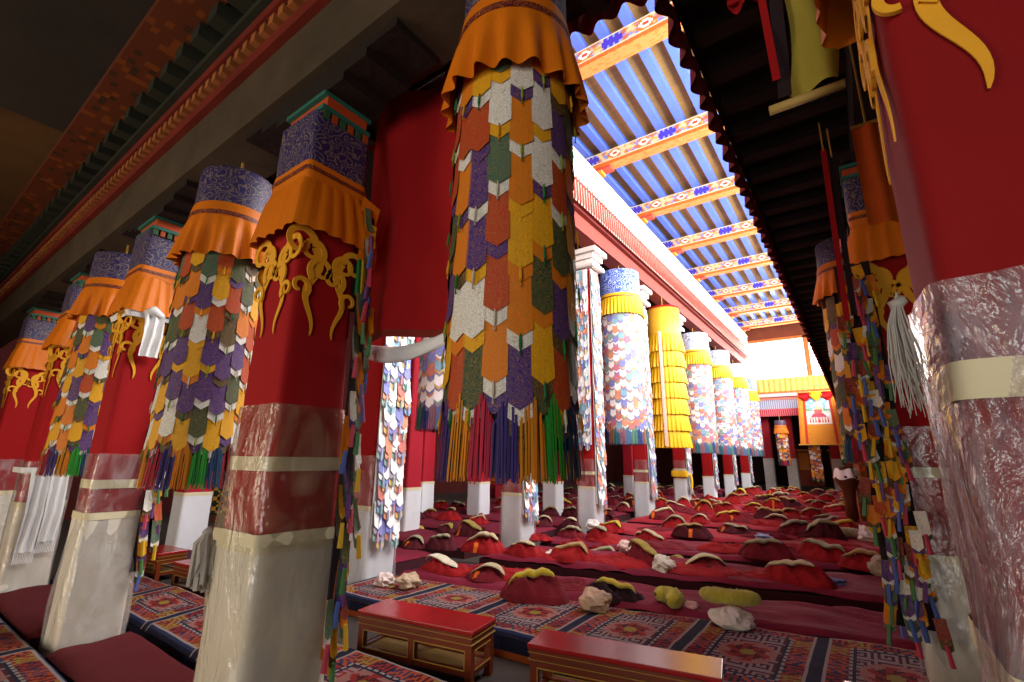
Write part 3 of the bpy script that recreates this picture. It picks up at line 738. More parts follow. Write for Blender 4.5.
carpet('long_carpet', 'long patterned carpet on a low wooden platform behind the two red benches', 'carpet', ((-5.22, 3.62), (.17, 3.95)), ((-5.22, 4.54), (.17, 5.56)), .215, .022, 43, group=None, seed=1)
carpet('long_carpet', 'short patterned carpet end at the foot of the right background pillar', 'carpet', ((.19, 3.95), (1.3, 4.05)), ((.19, 4.62), (1.3, 4.64)), .215, .022, 43, group=None, seed=6)
carpet('long_carpet', 'pale patterned carpet between the left pillars and the low benches', 'carpet', ((-8.6, 1.9), (-.7, 1.98)), ((-8.9, 2.55), (-.7, 2.9)), .205, .022, 47, light=True, seed=2)
carpet('long_carpet', 'dark patterned carpet in the bottom left corner', 'carpet', ((-9.5, .3), (-3.6, .3)), ((-9.5, 1.2), (-3.6, 1.27)), .2, .022, 45, seed=3)

def mat_slab(name, label, p0, p1, q0, q1, zt, m, seed, side=None, droop=.05, wr=.02, group=None, cat='mat', zb=0, du=.06, folds=0):
    r = thing(name, label, cat, (0, 0, zb), 0, group)
    a0, a1, b0, b1 = [Vector(p+(0,)) for p in (p0, p1, q0, q1)]
    L = (a1-a0).length; W = (b0-a0).length; n = max(8, int(L/du)); k = max(6, int(W/du))
    b = MB()
    def P(u, v):
        p = a0.lerp(a1, u).lerp(b0.lerp(b1, u), v); ed = min(v*W, (1-v)*W, u*L, (1-u)*L)
        z = zt+wr*(nz(p.x*1.3, p.y*2.2, seed)+.7*nz(p.x*3.1, p.y*6, seed)+.5*abs(nz(p.x*2+p.y*5, p.y*9-p.x*1.5, seed)))
        if folds: z += folds*abs(nz(p.x*.9+seed, p.y*7+.8*sin(p.x*1.7), seed*2))
        if ed < .07: z -= droop*(1-ed/.07)**2
        return (p.x, p.y, z)
    b.grid(P, n, k)
    b.build('cloth_cover', m, r, True)
    b = MB(); e = .01; z1 = zt-droop-.02
    c = (a0+a1+b0+b1)/4; sh = lambda p: p+(c-p).normalized()*e
    i = b.add([sh(p) for p in (a0, a1, b1, b0)]+[sh(p)+Vector((0,0,z1+.02)) for p in (a0, a1, b1, b0)])
    for q in ((0,3,2,1),(4,5,6,7),(0,1,5,4),(1,2,6,5),(2,3,7,6),(3,0,4,7)): b.face([i+j for j in q])
    b.build('mat_body', side or mat('dark_mat_side', '#3a0e18', .95, .2, 5), r)
    return r
REDMAT = mat('dusty_red_wool', '#5a1218', .95, .25, 7, .5, 60)
MATM = mat('maroon_wool_cloth', '#70122a', .9, .4, 3, .5, 45)
MATR = mat('crimson_wool_cloth', '#8c1022', .9, .4, 3, .5, 45)
MATP = mat('purple_brown_rug', '#4a2438', .95, .4, 9, .4, 60)
mat_slab('red_floor_mat', 'dusty red mat between the two big left pillars, front and bottom left', (-5.42, 1.27), (-3.04, 1.27), (-5.42, 1.85), (-3.04, 1.87), .2, REDMAT, 1)
mat_slab('red_floor_mat', 'dusty red mat left of the white-knotted pillar', (-7.95, 1.25), (-5.98, 1.25), (-7.95, 1.84), (-5.98, 1.84), .2, REDMAT, 2)
mat_slab('red_floor_mat', 'dusty red mat at the far left pillar foot', (-10.7, 1.25), (-8.6, 1.25), (-10.7, 1.84), (-8.6, 1.84), .2, REDMAT, 3)
mat_slab('rug_strip', 'purple brown rug strip beyond the left benches', (-12.5, 3.0), (-6.2, 3.35), (-12.5, 3.45), (-6.2, 4.2), .16, MATP, 4)

# rows of maroon mats across the well: (front Y at X=-2.2, depth)
ROWS = [(5.12, 1.0), (6.78, 1.25), (8.55, 1.4), (10.45, 1.6), (12.7, 1.5), (14.75, 1.5), (16.8, 1.5), (18.9, 1.5), (21.0, 1.5), (23.2, 1.5), (25.4, 1.5), (27.6, 1.6)]
for i, (y, d) in enumerate(ROWS):
    sk = .19; f = lambda x, yy: (x, yy+(x+2.2)*sk)
    mt = MATM if i < 3 else MATR
    mat_slab('row_mat', f'long maroon mat covering the {ORD[i]} cushion row of the lit hall', f(-5.12, y), f(.26, y), f(-5.12, y+d), f(.26, y+d), .225, mt, 10+i, wr=.022, folds=.05 if i < 2 else .02, group='maroon mats in rows', du=.05 if i < 3 else .1)
    x1 = -5.82 if i != 0 else -5.85
    mat_slab('row_mat', f'long maroon mat in the dim left aisle, {ORD[i]} row from the front', f(-11.5, y+.9), f(x1, y+.6), f(-11.5, y+d+.9), f(x1, y+d+.6), .22, MATM, 40+i, wr=.022, group='maroon mats in rows', du=.1)

def bench(label, X, Y, rot, w, d, h, sh=True, npanel=2):
    r = thing('low_bench', label, 'low table', (X, Y, 0), rot, 'low lacquered tables in the aisle')
    t = .055
    b = MB(); b.box(-w/2-.015, w/2+.015, -d/2-.015, d/2+.015, h-.03, h); o = b.build('table_top', BENCHRED, r)
    bv = o.modifiers.new('b', 'BEVEL'); bv.width = .006; bv.segments = 2
    b = MB()
    for k in range(3): e = .008-.005*k; z = h-.03-.022*(k+1); b.box(-w/2-e, w/2+e, -d/2-e, d/2+e, z, z+.02)
    b.box(-w/2, w/2, -d/2, d/2, h-.145, h-.095); b.build('moulded_apron', BENCHWOOD, r)
    b = MB()
    for z in (h-.053, h-.098): b.box(-w/2-.011, w/2+.011, -d/2-.011, d/2+.011, z-.002, z+.002)
    b.build('gilt_lines', GILT, r)
    for x in [-w/2+t/2, w/2-t/2]+[-w/2+w*(k+1)/npanel for k in range(npanel-1)]:
        for y in (-d/2+t/2, d/2-t/2):
            b = MB(); b.box(x-t/2, x+t/2, y-t/2, y+t/2, 0 if abs(x) > w/2-.1 else .085, h-.145); b.build('leg', BENCHWOOD, r)
    b = MB(); z = .085
    for y in (-d/2+t/2, d/2-t/2): b.box(-w/2+t, w/2-t, y-.018, y+.018, z, z+.045)
    for x in (-w/2+t/2, w/2-t/2): b.box(x-.018, x+.018, -d/2+t, d/2-t, z, z+.045)
    b.build('bottom_rail', BENCHWOOD, r)
    b = MB(); b.box(-w/2+t*.7, w/2-t*.7, -d/2+t*.7, d/2-t*.7, z+.012, z+.03); b.build('shelf_board', mat('worn_shelf_wood', '#a8884a', .6, .3, 5), r)
    b = MB(); e = .004
    for k in range(npanel):
        x0 = -w/2+w*k/npanel+t/2+(t/2 if k == 0 else 0); x1 = -w/2+w*(k+1)/npanel-t/2-(t/2 if k == npanel-1 else 0)
        for y in (-d/2-e, d/2): 
            b.box(x0, x1, y, y+e, h-.15, h-.143); b.box(x0, x1, y, y+e, .128, .136)
            b.box(x0, x0+.006, y, y+e, .136, h-.15); b.box(x1-.006, x1, y, y+e, .136, h-.15)
    for x in (-w/2-e, w/2): b.box(x, x+e, -d/2+t, d/2-t, h-.15, h-.143); b.box(x, x+e, -d/2+t, d/2-t, .128, .136)
    b.build('gilt_frame', GILT, r)
bench('red-topped low bench nearest the middle, second from the right of the front aisle', -3.2, 3.2, .17, 1.13, .36, .41)
bench('red-topped low bench at bottom centre with orange shine on its right end', -1.52, 3.42, .2, 1.24, .31, .43)
bench('low bench at the bottom right, only its shining white-lit top showing', .34, 3.72, .2, 1.16, .28, .45)
bench('small low bench with pale worn top, leftmost beyond the white-knotted pillar', -8.36, 2.99, .1, .66, .36, .38, npanel=1)
bench('low dark red bench beside the big centre-left pillar on its left side', -6.76, 3.0, .1, 1.05, .36, .38)

# ---------------------------------------------------------------- cushioned robes and hats
def lobes(a, seed): return 1+.14*sin(2*a+seed)+.26*nz(cos(a)*1.6, sin(a)*1.6, seed)+.12*nz(cos(a)*4, sin(a)*4, seed+3)
def Hm(x, y, seed):
    """height of a folded cloak heap, unit footprint 1 x .62"""
    r = math.sqrt((x/.5)**2+(y/.31)**2)
    r /= lobes(math.atan2(y/.31, x/.5), seed)
    if r >= 1: return -1
    e = min(1, (1-r)*3.2)
    base = .25*(1-r**2.4)**.7
    rid = max(0, 1-3.2*abs(nz(x*3.2+.6*sin(y*9+seed)+seed, y*5.5, seed*1.7)))
    rid2 = max(0, 1-3*abs(nz(x*7+seed*2, y*8+x*3, seed+5)))
    return max(.0, base+e*(.10*rid+.06*rid2+.15*nz(x*2.2, y*2.6, seed+9)+.08*nz(x*5, y*6, seed)))
RC = {'M': '#6a0f1c', 'R': '#8e0c12', 'D': '#480c18', 'K': '#24090f'}
RN = {'M': 'maroon', 'R': 'bright red', 'D': 'dark maroon', 'K': 'blackish maroon'}
HC = {'Y': '#c0a81c', 'W': '#d8ccb0', 'B': '#bca880', 'G': '#96906a', 'T': '#a8844a', 'C': '#c8b888', 'O': '#9c8420'}
HN = {'Y': 'yellow-green', 'W': 'white', 'B': 'beige', 'G': 'grey-green', 'T': 'tan', 'C': 'cream', 'O': 'olive-yellow'}
RMESH = {}; HMESH = {}
def robe_mesh(v, c):
    if (v, c) in RMESH: return RMESH[v, c]
    b = MB(); s = v*3.7+1; nr, na = 16, 64
    i0 = b.add([(0, 0, Hm(0, 0, s))])
    for k in range(1, nr+1):
        for j in range(na):
            a = 2*PI*j/na; rr = k/nr*.985*lobes(a, s)
            x, y = .5*rr*cos(a), .31*rr*sin(a); h = Hm(x, y, s)
            if k == nr: h = 0
            b.add([(x, y, max(0, h))])
    for j in range(na): b.face((i0, i0+1+j, i0+1+(j+1)%na))
    for k in range(nr-1):
        for j in range(na):
            p = i0+1+k*na; b.face((p+j, p+na+j, p+na+(j+1)%na, p+(j+1)%na))
    RMESH[v, c] = b.mesh('folded_robe', mat('robe_'+RN[c].replace(' ', '_'), RC[c], .9, .45, 4, .6, 30), True); return RMESH[v, c]
def flap_mesh(v, col):
    b = MB(); s = v*3.7+1
    def fn(u, w):
        x = -.1+.09*(u-.5)+.18*(v % 3-1); y = -.14-.17*w; h = Hm(x, y, s)
        return (x, y-.015, max(.02, h+.02))
    b.grid(fn, 3, 6); return b.mesh('lining_flap', mat('orange_lining', '#c85a0c', .8), True)
def hat_mesh(v, c, fluffy):
    k = (v, c, fluffy)
    if k in HMESH: return HMESH[k]
    b = MB(); s = v*3.7+1; n = 26; m = 12; P = []
    for i in range(n+1):
        t = i/n*2-1; x = .37*t; y = -.10+.07*(1-t*t)
        h = max(Hm(x, y, s), Hm(x, y-.05, s), Hm(x, y+.05, s), 0)
        P.append(Vector((x, y, h+.035)))
    for _ in range(4): P = [P[0]]+[(P[i-1]+P[i]*2+P[i+1])/4 for i in range(1, n)]+[P[-1]]
    def fn(u, w):
        i = min(int(u*n), n-1); p = P[i].lerp(P[i+1], u*n-i); a = 2*PI*w
        e = (1-abs(2*u-1)**2.6)**.6
        ry, rz = (.07, .062) if fluffy else (.13, .055)
        d = (.016*nz(p.x*40, a*4, s) if fluffy else .004*nz(p.x*20, a*2))
        q = p+Vector((0, (ry*e+d)*cos(a), (rz*e+d)*sin(a)))
        if not fluffy and sin(a) > .8: q.z -= .012
        return q
    b.grid(fn, n*(3 if fluffy else 1), m*(2 if fluffy else 1), flip=True)
    HMESH[k] = b.mesh('crest_hat', mat('felt_'+HN[c].replace('-', '_'), HC[c], .95, .3, 14, .8, 90, sheen=.3), True); return HMESH[k]
BUND=[(-3.13,4.73,0.7,'M','Y',0.04),(-4.68,5.02,0.73,'R','W',-0.11),(-4.08,5.1,0.66,'M','B',0.15),(-6.35,5.98,0.54,'D','G',0.07),(-5.94,6.2,0.57,'D','G',0.05),(-5.22,6.46,0.75,'R','B',0.0),(-4.53,6.6,0.63,'R','B',0.03),(-5.17,8.03,0.57,'R',None,0.0),(-3.8,6.82,0.79,'R','T',0.03),(-3.88,8.03,0.76,'R','G',0.05),(-4.53,9.89,0.68,'R','Y',0.06),(-3.8,9.98,0.69,'R','T',0.0),(-3.01,10.32,0.76,'D','T',-0.08),(-3.73,12.25,0.72,'D','O',0.0),(-2.97,13.42,0.8,'R','Y',0.05),(-2.39,11.54,0.77,'D','G',-0.04),(-2.77,7.21,0.7,'M','O',0.0),(-3.28,8.92,0.61,'R','B',0.04),(-2.65,8.26,0.55,'M','O',-0.03),(-1.98,7.36,0.78,'M','C',-0.03),(-2.43,5.29,0.64,'K','Y',0.15),(-4.44,12.92,0.84,'M','C',0.0),(-3.93,14.92,0.75,'R','O',0.0),(-6.02,14.09,0.66,'M','B',0.0),(-5.49,16.22,0.72,'R','O',0.0),(-4.02,19.05,0.79,'R','T',0.0),(-4.25,21.82,0.81,'R','Y',0.0),(-1.46,8.83,0.78,'M','G',-0.03),(-0.68,9.37,0.85,'R','G',0.0),(-0.91,7.39,0.78,'R','C',-0.08),(-0.16,8.92,0.71,'R','T',-0.09),(-1.29,12.12,0.88,'M','G',-0.19),(-0.58,13.28,0.79,'R','Y',0.0),(-2.11,14.17,0.86,'D','T',0.05),(-0.89,18.03,0.91,'R','C',0.0),(-1.04,15.38,0.63,'D','G',0.0),(-2.26,19.23,0.82,'D','T',0.0),(-1.67,20.26,0.7,'R','T',0.0),(-4.51,25.5,0.75,'R','C',0.0),(-3.48,25.65,0.74,'R','B',0.0),(-2.94,26.2,0.74,'R','G',0.0),(-2.04,28.02,0.72,'D','T',0.0),(-1.38,27.77,0.75,'M','B',0.0),(-3.33,20.82,0.68,'M','G',0.0),(-2.95,16.9,0.68,'R','Y',0.0),(-2.27,24.47,0.68,'R','O',0.0),(-1.39,23.3,0.71,'R','G',0.0),(-0.92,25.08,0.67,'M','C',0.0),(-8.11,7.77,0.62,'M','Y',0.0),(-7.13,7.65,0.58,'D','O',0.0),(-6.94,8.0,0.5,'D','O',0.0),(-7.45,9.0,0.56,'R','B',0.0),(-9.34,8.83,0.5,'D','O',0.0),(-9.23,9.21,0.46,'M','O',0.0),(-6.14,9.7,0.59,'D','B',0.11),(-5.49,9.84,0.53,'D','B',0.07),(-3.47,12.73,0.59,'R','B',0.0),(-5.03,16.64,0.66,'R','C',0.0),(-4.1,17.07,0.65,'R','G',0.0),(-5.95,12.76,0.5,'D','T',0.0),(-5.83,20.27,0.64,'M','G',0.0),(-9.27,10.08,0.54,'D','T',0.0),]
def ground_z(x, y):
    for i, (yy, d) in enumerate(ROWS):
        v = y-(x+2.2)*.19-(yy+(.0 if x > -5.6 else .75))
        if -.12 < v < d+.1: return .235
    return .225 if x > -5.3 and y < 5.6 else .0
rb = random.Random(7)
EX = []
for i, (y, d) in enumerate(ROWS[2:]):          # fill the farther rows where the photograph shows crowded heaps
    for k in range(9):
        x = -4.75+k*.56+rb.uniform(-.1, .1)
        yy = y+(x+2.2)*.19+d*rb.uniform(.35, .75)
        if y < 12 and rb.random() < .35: continue
        EX.append((x, yy, rb.uniform(.6, .8), rb.choice('MRRRMD'), rb.choice('BGTCOTGYNN'), 0))
    for k in range(7):
        x = -10.6+k*.7+rb.uniform(-.12, .12)
        yy = y-1.4+.7+(x+2.2)*.19+.5
        EX.append((x, yy, rb.uniform(.55, .75), rb.choice('MMDDR'), rb.choice('BGOTYN'), 0))
ALLB = list(BUND)
def clear(x, y, s):
    for (a, c, t, *_) in ALLB:
        if abs(a-x) < (s+t)*.44 and abs(c-y) < (s+t)*.27: return False
    for py in AY:
        if abs(x+5.46) < .45+s/2 and abs(y-py) < .42+s*.3: return False
    for (px, py) in ((-8.1,7.35),(-9.75,9.4),(-8.7,10.5),(-7.4,12.3),(-8.2,16.2),(-8.2,20),(-12.4,7.2)):
        if abs(x-px) < .3+s/2 and abs(y-py) < .3+s*.3: return False
    if -.9 < x < .9 and 15 < y < 17.6: return False
    return True
for e in EX:
    if clear(*e[:3]): ALLB.append(e)
def row_of(x, y, aisle):
    best = 0
    for i, (yy, d) in enumerate(ROWS):
        if y-(x+2.2)*.19-(.7 if aisle else 0) > yy-.35: best = i
    return best
byrow = {}
for e in ALLB:
    ai = e[0] < -5.5
    byrow.setdefault((ai, row_of(e[0], e[1], ai)), []).append(e)
cnt = 0
for (ai, rw), L in sorted(byrow.items()):
    L.sort(key=lambda e: e[0]); heap_n = 0
    for j, (x, y, s, rc, hc, dx) in enumerate(L):
        v = cnt % 7; cnt += 1
        s = max(s, .5)
        place = f"{ORD[j] if j < 16 else 'last'} from left in {ORD[rw]} {'dim left aisle' if ai else 'lit hall'} row"
        kind = RN.get(rc)
        zf = .5 if (round(x, 2), round(y, 2)) in ((-4.68, 5.02), (-4.08, 5.1), (-2.39, 11.54), (-5.17, 8.03), (-1.98, 7.36)) else rb.uniform(.66, 1.0)
        hc_ = None if hc in (None, 'N') else hc
        rz = rb.uniform(-.3, .45)
        r = thing('folded_robe', f"{kind} robe heap, {place}", 'robe', (x, y, ground_z(x, y)), rz, 'folded robes left on the mats')
        b_ = link('cloth_heap', robe_mesh(v, rc), r); b_.scale = (s, s*1.05, s*zf)
        if rb.random() < .3:
            f_ = link('lining_flap', flap_mesh(v, 0) if ('f', v) not in RMESH else RMESH['f', v], r); RMESH['f', v] = f_.data; f_.scale = b_.scale
        if hc_:
            fl = hc_ in 'YO' and y < 7
            h = tag(link('crest_hat', hat_mesh(v, hc_, fl), None, (x+dx*.35, y, ground_z(x, y)+.005), rz+rb.uniform(-.06, .06)), f"{HN[hc_]} crest hat on heap {place}", 'hat', 'crest hats lying on the robes')
            h.scale = (s, s, s*(zf+.02))

# cloths lying spread out flat between the heaps
rs = random.Random(19); spread = {}
for i, (y, d) in enumerate(ROWS[:11]):
    for k in range(4 if i else 3):
        x = -4.6+4.3*(k+rs.uniform(.2, .8))/4; yy = y+(x+2.2)*.19+d*rs.uniform(.25, .6)
        if all(math.hypot(x-px, yy-py) > .5 for px, py in ((-4.83, 4.12), (-2.42, 4.85), (-1.8, 5.4), (-1.22, 5.3))): spread.setdefault(i, []).append((x, yy))
for i, L in spread.items():
    for k, (x, yy) in enumerate(sorted(L)):
        c = rs.choice('MRRM'); o = link('spread_cloth', robe_mesh(rs.randrange(7), c), None, (x, yy, .235), rs.uniform(-.4, .5))
        sx = rs.uniform(.8, 1.25); o.scale = (sx, sx*rs.uniform(.8, 1.1), rs.uniform(.2, .36))
        tag(o, f"flat spread {RN[c]} cloth, {ORD[k]} from left in {ORD[i]} lit hall row", 'cloth', 'cloths spread flat on the mats')
# loose things on the mats
def crumple(name, label, cat, x, y, s, col, seed, zz=.22, flat=.75):
    b = MB(); n, m = 22, 12
    def fn(u, v):
        a = 2*PI*u; p = PI*v; d = Vector((sin(p)*cos(a), sin(p)*sin(a), cos(p)))
        r = 1+.5*nz(d.x*1.7, d.y*1.7, d.z*1.7+seed)+.35*abs(nz(d.x*4, d.y*4, d.z*4+seed))
        q = d*r*.5*s; q.z = max(q.z*flat+.33*s*flat, 0); return q
    b.grid(fn, n, m, wrap=True)
    tag(b.build(name, mat('crumpled_'+col.strip('#'), col, .8, .15, 12, .4, 40), None, False, (x, y, zz)), label, cat)
crumple('cloth_bundle', 'white bundle with red patches at foot of the pale-tabbed pillar', 'cloth', -4.83, 4.12, .2, '#d8c4bc', 1)
crumple('cloth_bundle', 'crumpled beige cloth right of the white bundle at the carpet edge', 'cloth', -4.52, 4.22, .24, '#bfa68a', 2)
crumple('cloth_bundle', 'small white cloth ball near a red robe in the second row', 'cloth', -4.1, 6.75, .18, '#d8cfc4', 3)
crumple('cloth_bundle', 'crumpled white cloth left of the long maroon robe in mid-hall', 'cloth', -2.45, 7.0, .3, '#cfc6b8', 4)
crumple('paper_bag', 'white and red crumpled bag left of the grey-green hats', 'bag', -3.4, 8.0, .28, '#d8b8b0', 5)
crumple('cloth_bundle', 'pinkish beige cloth lump on the front carpet edge beside blackish robe', 'cloth', -2.42, 4.85, .3, '#b89a80', 6)
crumple('cloth_bundle', 'crumpled beige cloth beside the rightmost near robe', 'cloth', .02, 8.72, .34, '#a8987c', 7)
crumple('cloth_bundle', 'white doll-like twisted cloth at the right of the fourth row', 'cloth', -.1, 12.1, .4, '#d0c4bc', 8)
crumple('candy_wrapper', 'blue and white crumpled wrapper behind the grey-hatted robes', 'wrapper', -1.8, 11.0, .3, '#8a94b8', 9, flat=.4)
crumple('candy_wrapper', 'blue shiny wrapper right of the largest red heap', 'wrapper', -.5, 7.6, .24, '#5a6494', 10, flat=.4)
crumple('cloth_bundle', 'white cloth at the foot of the third left-row pillar', 'cloth', -4.95, 9.9, .3, '#d8d0cc', 11)
def bananahat(name, label, X, Y, Z, rz, L, r, col, curl, seed):
    b = MB(); n = 60
    def fn(u, w):
        a = 2*PI*w; t = u-.5; e = max(.05, 1-abs(2*t)**5)**.5
        th = t*curl; R = L/max(curl, .01)
        p = Vector((R*sin(th), R*(1-cos(th)), r*.95)); nrm = Vector((-sin(th), cos(th), 0))
        rr = r*e*(1+.22*nz(u*40, cos(a)*2.2, sin(a)*2.2+seed)+.15*nz(u*90, a*5, seed))
        q = p+nrm*rr*cos(a)+Vector((0, 0, rr*.95*sin(a))); q.z = max(q.z, .002); return q
    b.grid(fn, n, 22, flip=True)
    tag(b.build(name, mat('fluffy_'+col.strip('#'), col, .95, .3, 20, 1, 110, sheen=.4), None, True, (X, Y, Z), rz), label, 'hat')
bananahat('crest_hat', 'bright yellow-green fluffy hat curled up at the front, beside a white tag', -1.8, 5.4, .24, 2.4, .42, .085, '#c4b418', 3.6, 1)
bananahat('crest_hat', 'long yellow-green fluffy hat resting on white paper near the front carpet', -1.22, 5.3, .36, .25, .56, .075, '#b8aa24', .9, 2)
bananahat('crest_hat', 'rolled grey-beige hat lying flat at right of fourth row', -.58, 12.2, .24, .1, .78, .1, '#a09468', .2, 3)
crumple('paper_wad', 'folded white paper under the long yellow-green hat', 'paper', -1.2, 5.2, .34, '#cfc8bc', 12, .21, .55)
crumple('cloth_tag', 'red and white tag poking from the curled yellow-green hat', 'tag', -1.62, 5.42, .13, '#c89a94', 13)

# ---------------------------------------------------------------- far end of the hall
def far_end():
    W = mat('far_wall_paint', '#6a3420', .85, .3, 2)
    b = MB(); b.box(-5.6, .9, 31.9, 32.1, 8.9, 10.2); b.box(-5.6, .9, 31.85, 32.1, 5.0, 5.75); b.box(.2, .95, 31.9, 32.1, 5.7, 9); struct(b.build('wall_far_upper', W))
    w = struct(link('window_1', None, None, (0, 31.95, 0)))
    GL = mat('bright_window_light', '#ffffff', .5, 0, 1, 0, emit=7.0)
    b = MB(); b.box(-5.3, .2, .06, .08, 5.7, 8.95); b.build('pane', GL, w)
    OP = mat('orange_window_frame', '#b0622c', .7, .2, 4)
    b = MB()
    for x in (-5.3, -1.85, .1): b.box(x-.13, x+.13, -.1, .12, 5.6, 9.0)
    b.box(-5.3, .2, -.1, .1, 8.85, 9.0); b.box(-5.3, .2, -.14, .1, 5.6, 5.78); b.build('window_frame', OP, w)
    b = MB()
    b.grid(lambda u, v: (-5.3+5.5*u, -.16+.03*sin(u*120), 5.75+.8*v), 260, 2); b.build('yellow_half_curtain', mat('yellow_curtain', '#d8b058', .8, .2, 4), w, True)
    # valance of stripes under the window
    r = thing('striped_valance', 'grey and white striped valance with red fringe under the far window', 'valance', (0, 31.7, 4.3))
    b = MB()
    for k in range(110):
        x = -5.3+k*.055; c = lin(('#b8b4c4', '#7c88a0')[k % 2]); d = lin(('#a8283c', '#c86a70')[k % 2])
        b.box(x, x+.055, -.02-.01*(k % 2), .02, .42, .95, c=c); b.box(x, x+.055, -.03-.01*(k % 2), .02, 0, .42, c=d)
    b.box(-5.3, .8, -.06, .04, .95, 1.15, c=lin('#c87a6a')); b.build('striped_cloth', DYED, r)
    b = MB(); b.box(-5.3, .8, 31.5, 31.75, 5.42, 5.6); o = b.build('window_ledge', mat('grey_white_ledge', '#b8b4b8', .6)); tag(o, 'pale ledge running under the far window', 'ledge')
    # recess behind
    b = MB(); b.box(-9, 4, 36.5, 36.7, 0, 4.9); struct(b.build('wall_recess', mat('recess_wall', '#3a2418', .9, .5, 1)))
    b = MB(); b.box(-9, 4, 32.1, 37, 4.9, 5.0); struct(b.build('ceiling', DARKWOOD))
    b = MB(); b.box(-8.9, 3.9, 33.0, 36.4, 0, .35); tag(b.build('raised_dais', DARKWOOD), 'dark raised platform at the far end of the hall', 'platform')
    for i, (x, y) in enumerate(((-4.6, 32.6), (-3.4, 32.6), (-1.2, 32.6), (.1, 32.6))):
        pillar(f'white-based maroon pillar of the far end, {ORD[i]} from the left', x, y, .26, .25, 1.9, 2.0, 4.9, flames=False, collar=False, band=False, plast=None, simple=True, pm=mat('maroon_felt', '#8e1520'), whitem=mat('grey_canvas', '#a8a098', .9))
    streamer('tab_streamer', 'tabbed hanging below the painted scroll on the far end', -2.1, 31.3, 3.0, .4, .5, 4, PAL, TAB, 'front', 71, None, None, .12, .26, 'oyowpr')
    banner('cylinder_banner', 'small orange-skirted banner left of the painted scroll', -3.6, 31.2, .29, 4.0, 1.5, 14, 7, 3.2, None, 31, detail=False, weights='oyowwrpk', hang=.4, bandh=.3)
    banner('cylinder_banner', 'small orange banner right of the painted scroll', -.62, 31.2, .33, 3.9, 1.6, 14, 6, 3.1, None, 32, detail=False, weights='oyoowrpk', hang=.4, bandh=.3)
    # chests and gilded clutter in the recess
    for k, (x, lab) in enumerate(((-2.9, 'green and gold painted cabinet left of the scroll in the far recess'), (-.7, 'green and gold painted cabinet right of the scroll in the far recess'))):
        r = thing('painted_cabinet', lab, 'cabinet', (x, 34.2, .35))
        b = MB(); b.box(-.9, .9, -.3, .3, 0, 2.0, c=lin('#7a2c14')); b.box(-.95, .95, -.34, .34, 2.0, 2.1, c=lin('#b8781c')); b.build('body', PAINT, r)
        for j in range(3):
            b = MB(); x0 = -.85+j*.58; b.box(x0, x0+.52, -.33, -.3, .9, 1.9, c=lin(('#2c6a3c', '#b8701c', '#2c6a4c')[j])); b.build('door', PAINT, r)
far_end()

def thangka():
    r = thing('hanging_scroll', 'large painted cloth scroll in orange brocade hanging below the far window', 'scroll painting', (-1.65, 30.6, 2.62))
    T = Matrix.Rotation(-.05, 4, 'X'); n, m = 60, 90
    w0, w1, H = 1.02, .86, 2.85
    OB = colmat('orange_brocade', .6, .2, 40, .5, 9, '#e8b040')
    def P(u, v, y=0): w = w0+(w1-w0)*v; return T @ Vector(((2*u-1)*w, y, v*H))
    b = MB(); b.grid(lambda u, v: P(u, v), 20, 30, uvf=lambda u, v: (u*2, v*2.8), cf=lambda i, j: lin('#d07c14')); b.build('brocade_mount', OB, r)
    b = MB()
    for u0, u1 in ((.0, .045), (.13, .19), (.81, .87), (.955, 1)):
        b.grid(lambda u, v: P(u0+(u1-u0)*u, .02+.97*v, -.012), 2, 10, cf=lambda i, j: lin('#c23a1c' if .1 < u0 < .85 else '#d8741c'))
    b.build('red_borders', DYED, r)
    def pc(i, j):
        x, y = (i+.5)/36-.5, (j+.5)/48; X = abs(x)
        if y < .28:
            if y > .06 and (X*9-int(X*9)) < .6 and X < .42: return lin('#d88a8c' if y > .16 else '#c8504c')
            return lin('#e8dcd0')
        if y < .42: return lin('#b84a5c') if X < .34-(y-.28) else lin('#dfe6e6')
        d = math.hypot(x/.9, y-.55)
        if d < .2 and (X < .09+.5*max(0, .5-y)+.08*(y < .6)): return lin('#c8605a') if (y < .56) else lin('#e0b890')
        if .17 < math.hypot(x, (y-.62)) < .23: return lin('#e8b8b0')
        if y < .56+.08*sin(x*9): return lin('#6aa06a') if y > .5 else lin('#c8d8c0')
        return lin('#7aa4d0') if nz(x*6, y*9, 2) < .2 else lin('#e4ecf0')
    b = MB(); b.grid(lambda u, v: P(.2+.6*u, .38+.5*v, -.015), 36, 48, cf=pc); b.build('painted_panel', PAINT, r)
    b = MB(); b.tube([T @ Vector((-1.1, -.02, 0)), T @ Vector((1.1, -.02, 0))], .035, 10); b.build('bottom_rod', ROPE, r)
    b = MB(); b.tube([T @ Vector((-.9, -.02, H)), T @ Vector((.9, -.02, H))], .035, 10); b.build('top_rod', ROPE, r)
    for k, (c, x0, x1) in enumerate((('red_veil', -.82, -.2), ('red_veil', .2, .82))):
        b = MB(); b.grid(lambda u, v: T @ Vector((x0+(x1-x0)*u, -.08-.05*sin(v*9+u*5), H-.02-(.2+.28*sin(PI*u))*v)), 14, 8); b.build(c, RED, r, True)
    b = MB(); b.grid(lambda u, v: T @ Vector((-.3+.6*u, -.1-.04*sin(v*8+u*7), H+.02-(.18+.35*sin(PI*u))*v)), 14, 8); b.build('yellow_veil', YELLOW, r, True)
    b = MB(); b.tube([T @ Vector((0, 0, H)), (0, .0, H+.35)], .02); b.build('cord', ROPE, r)
thangka()

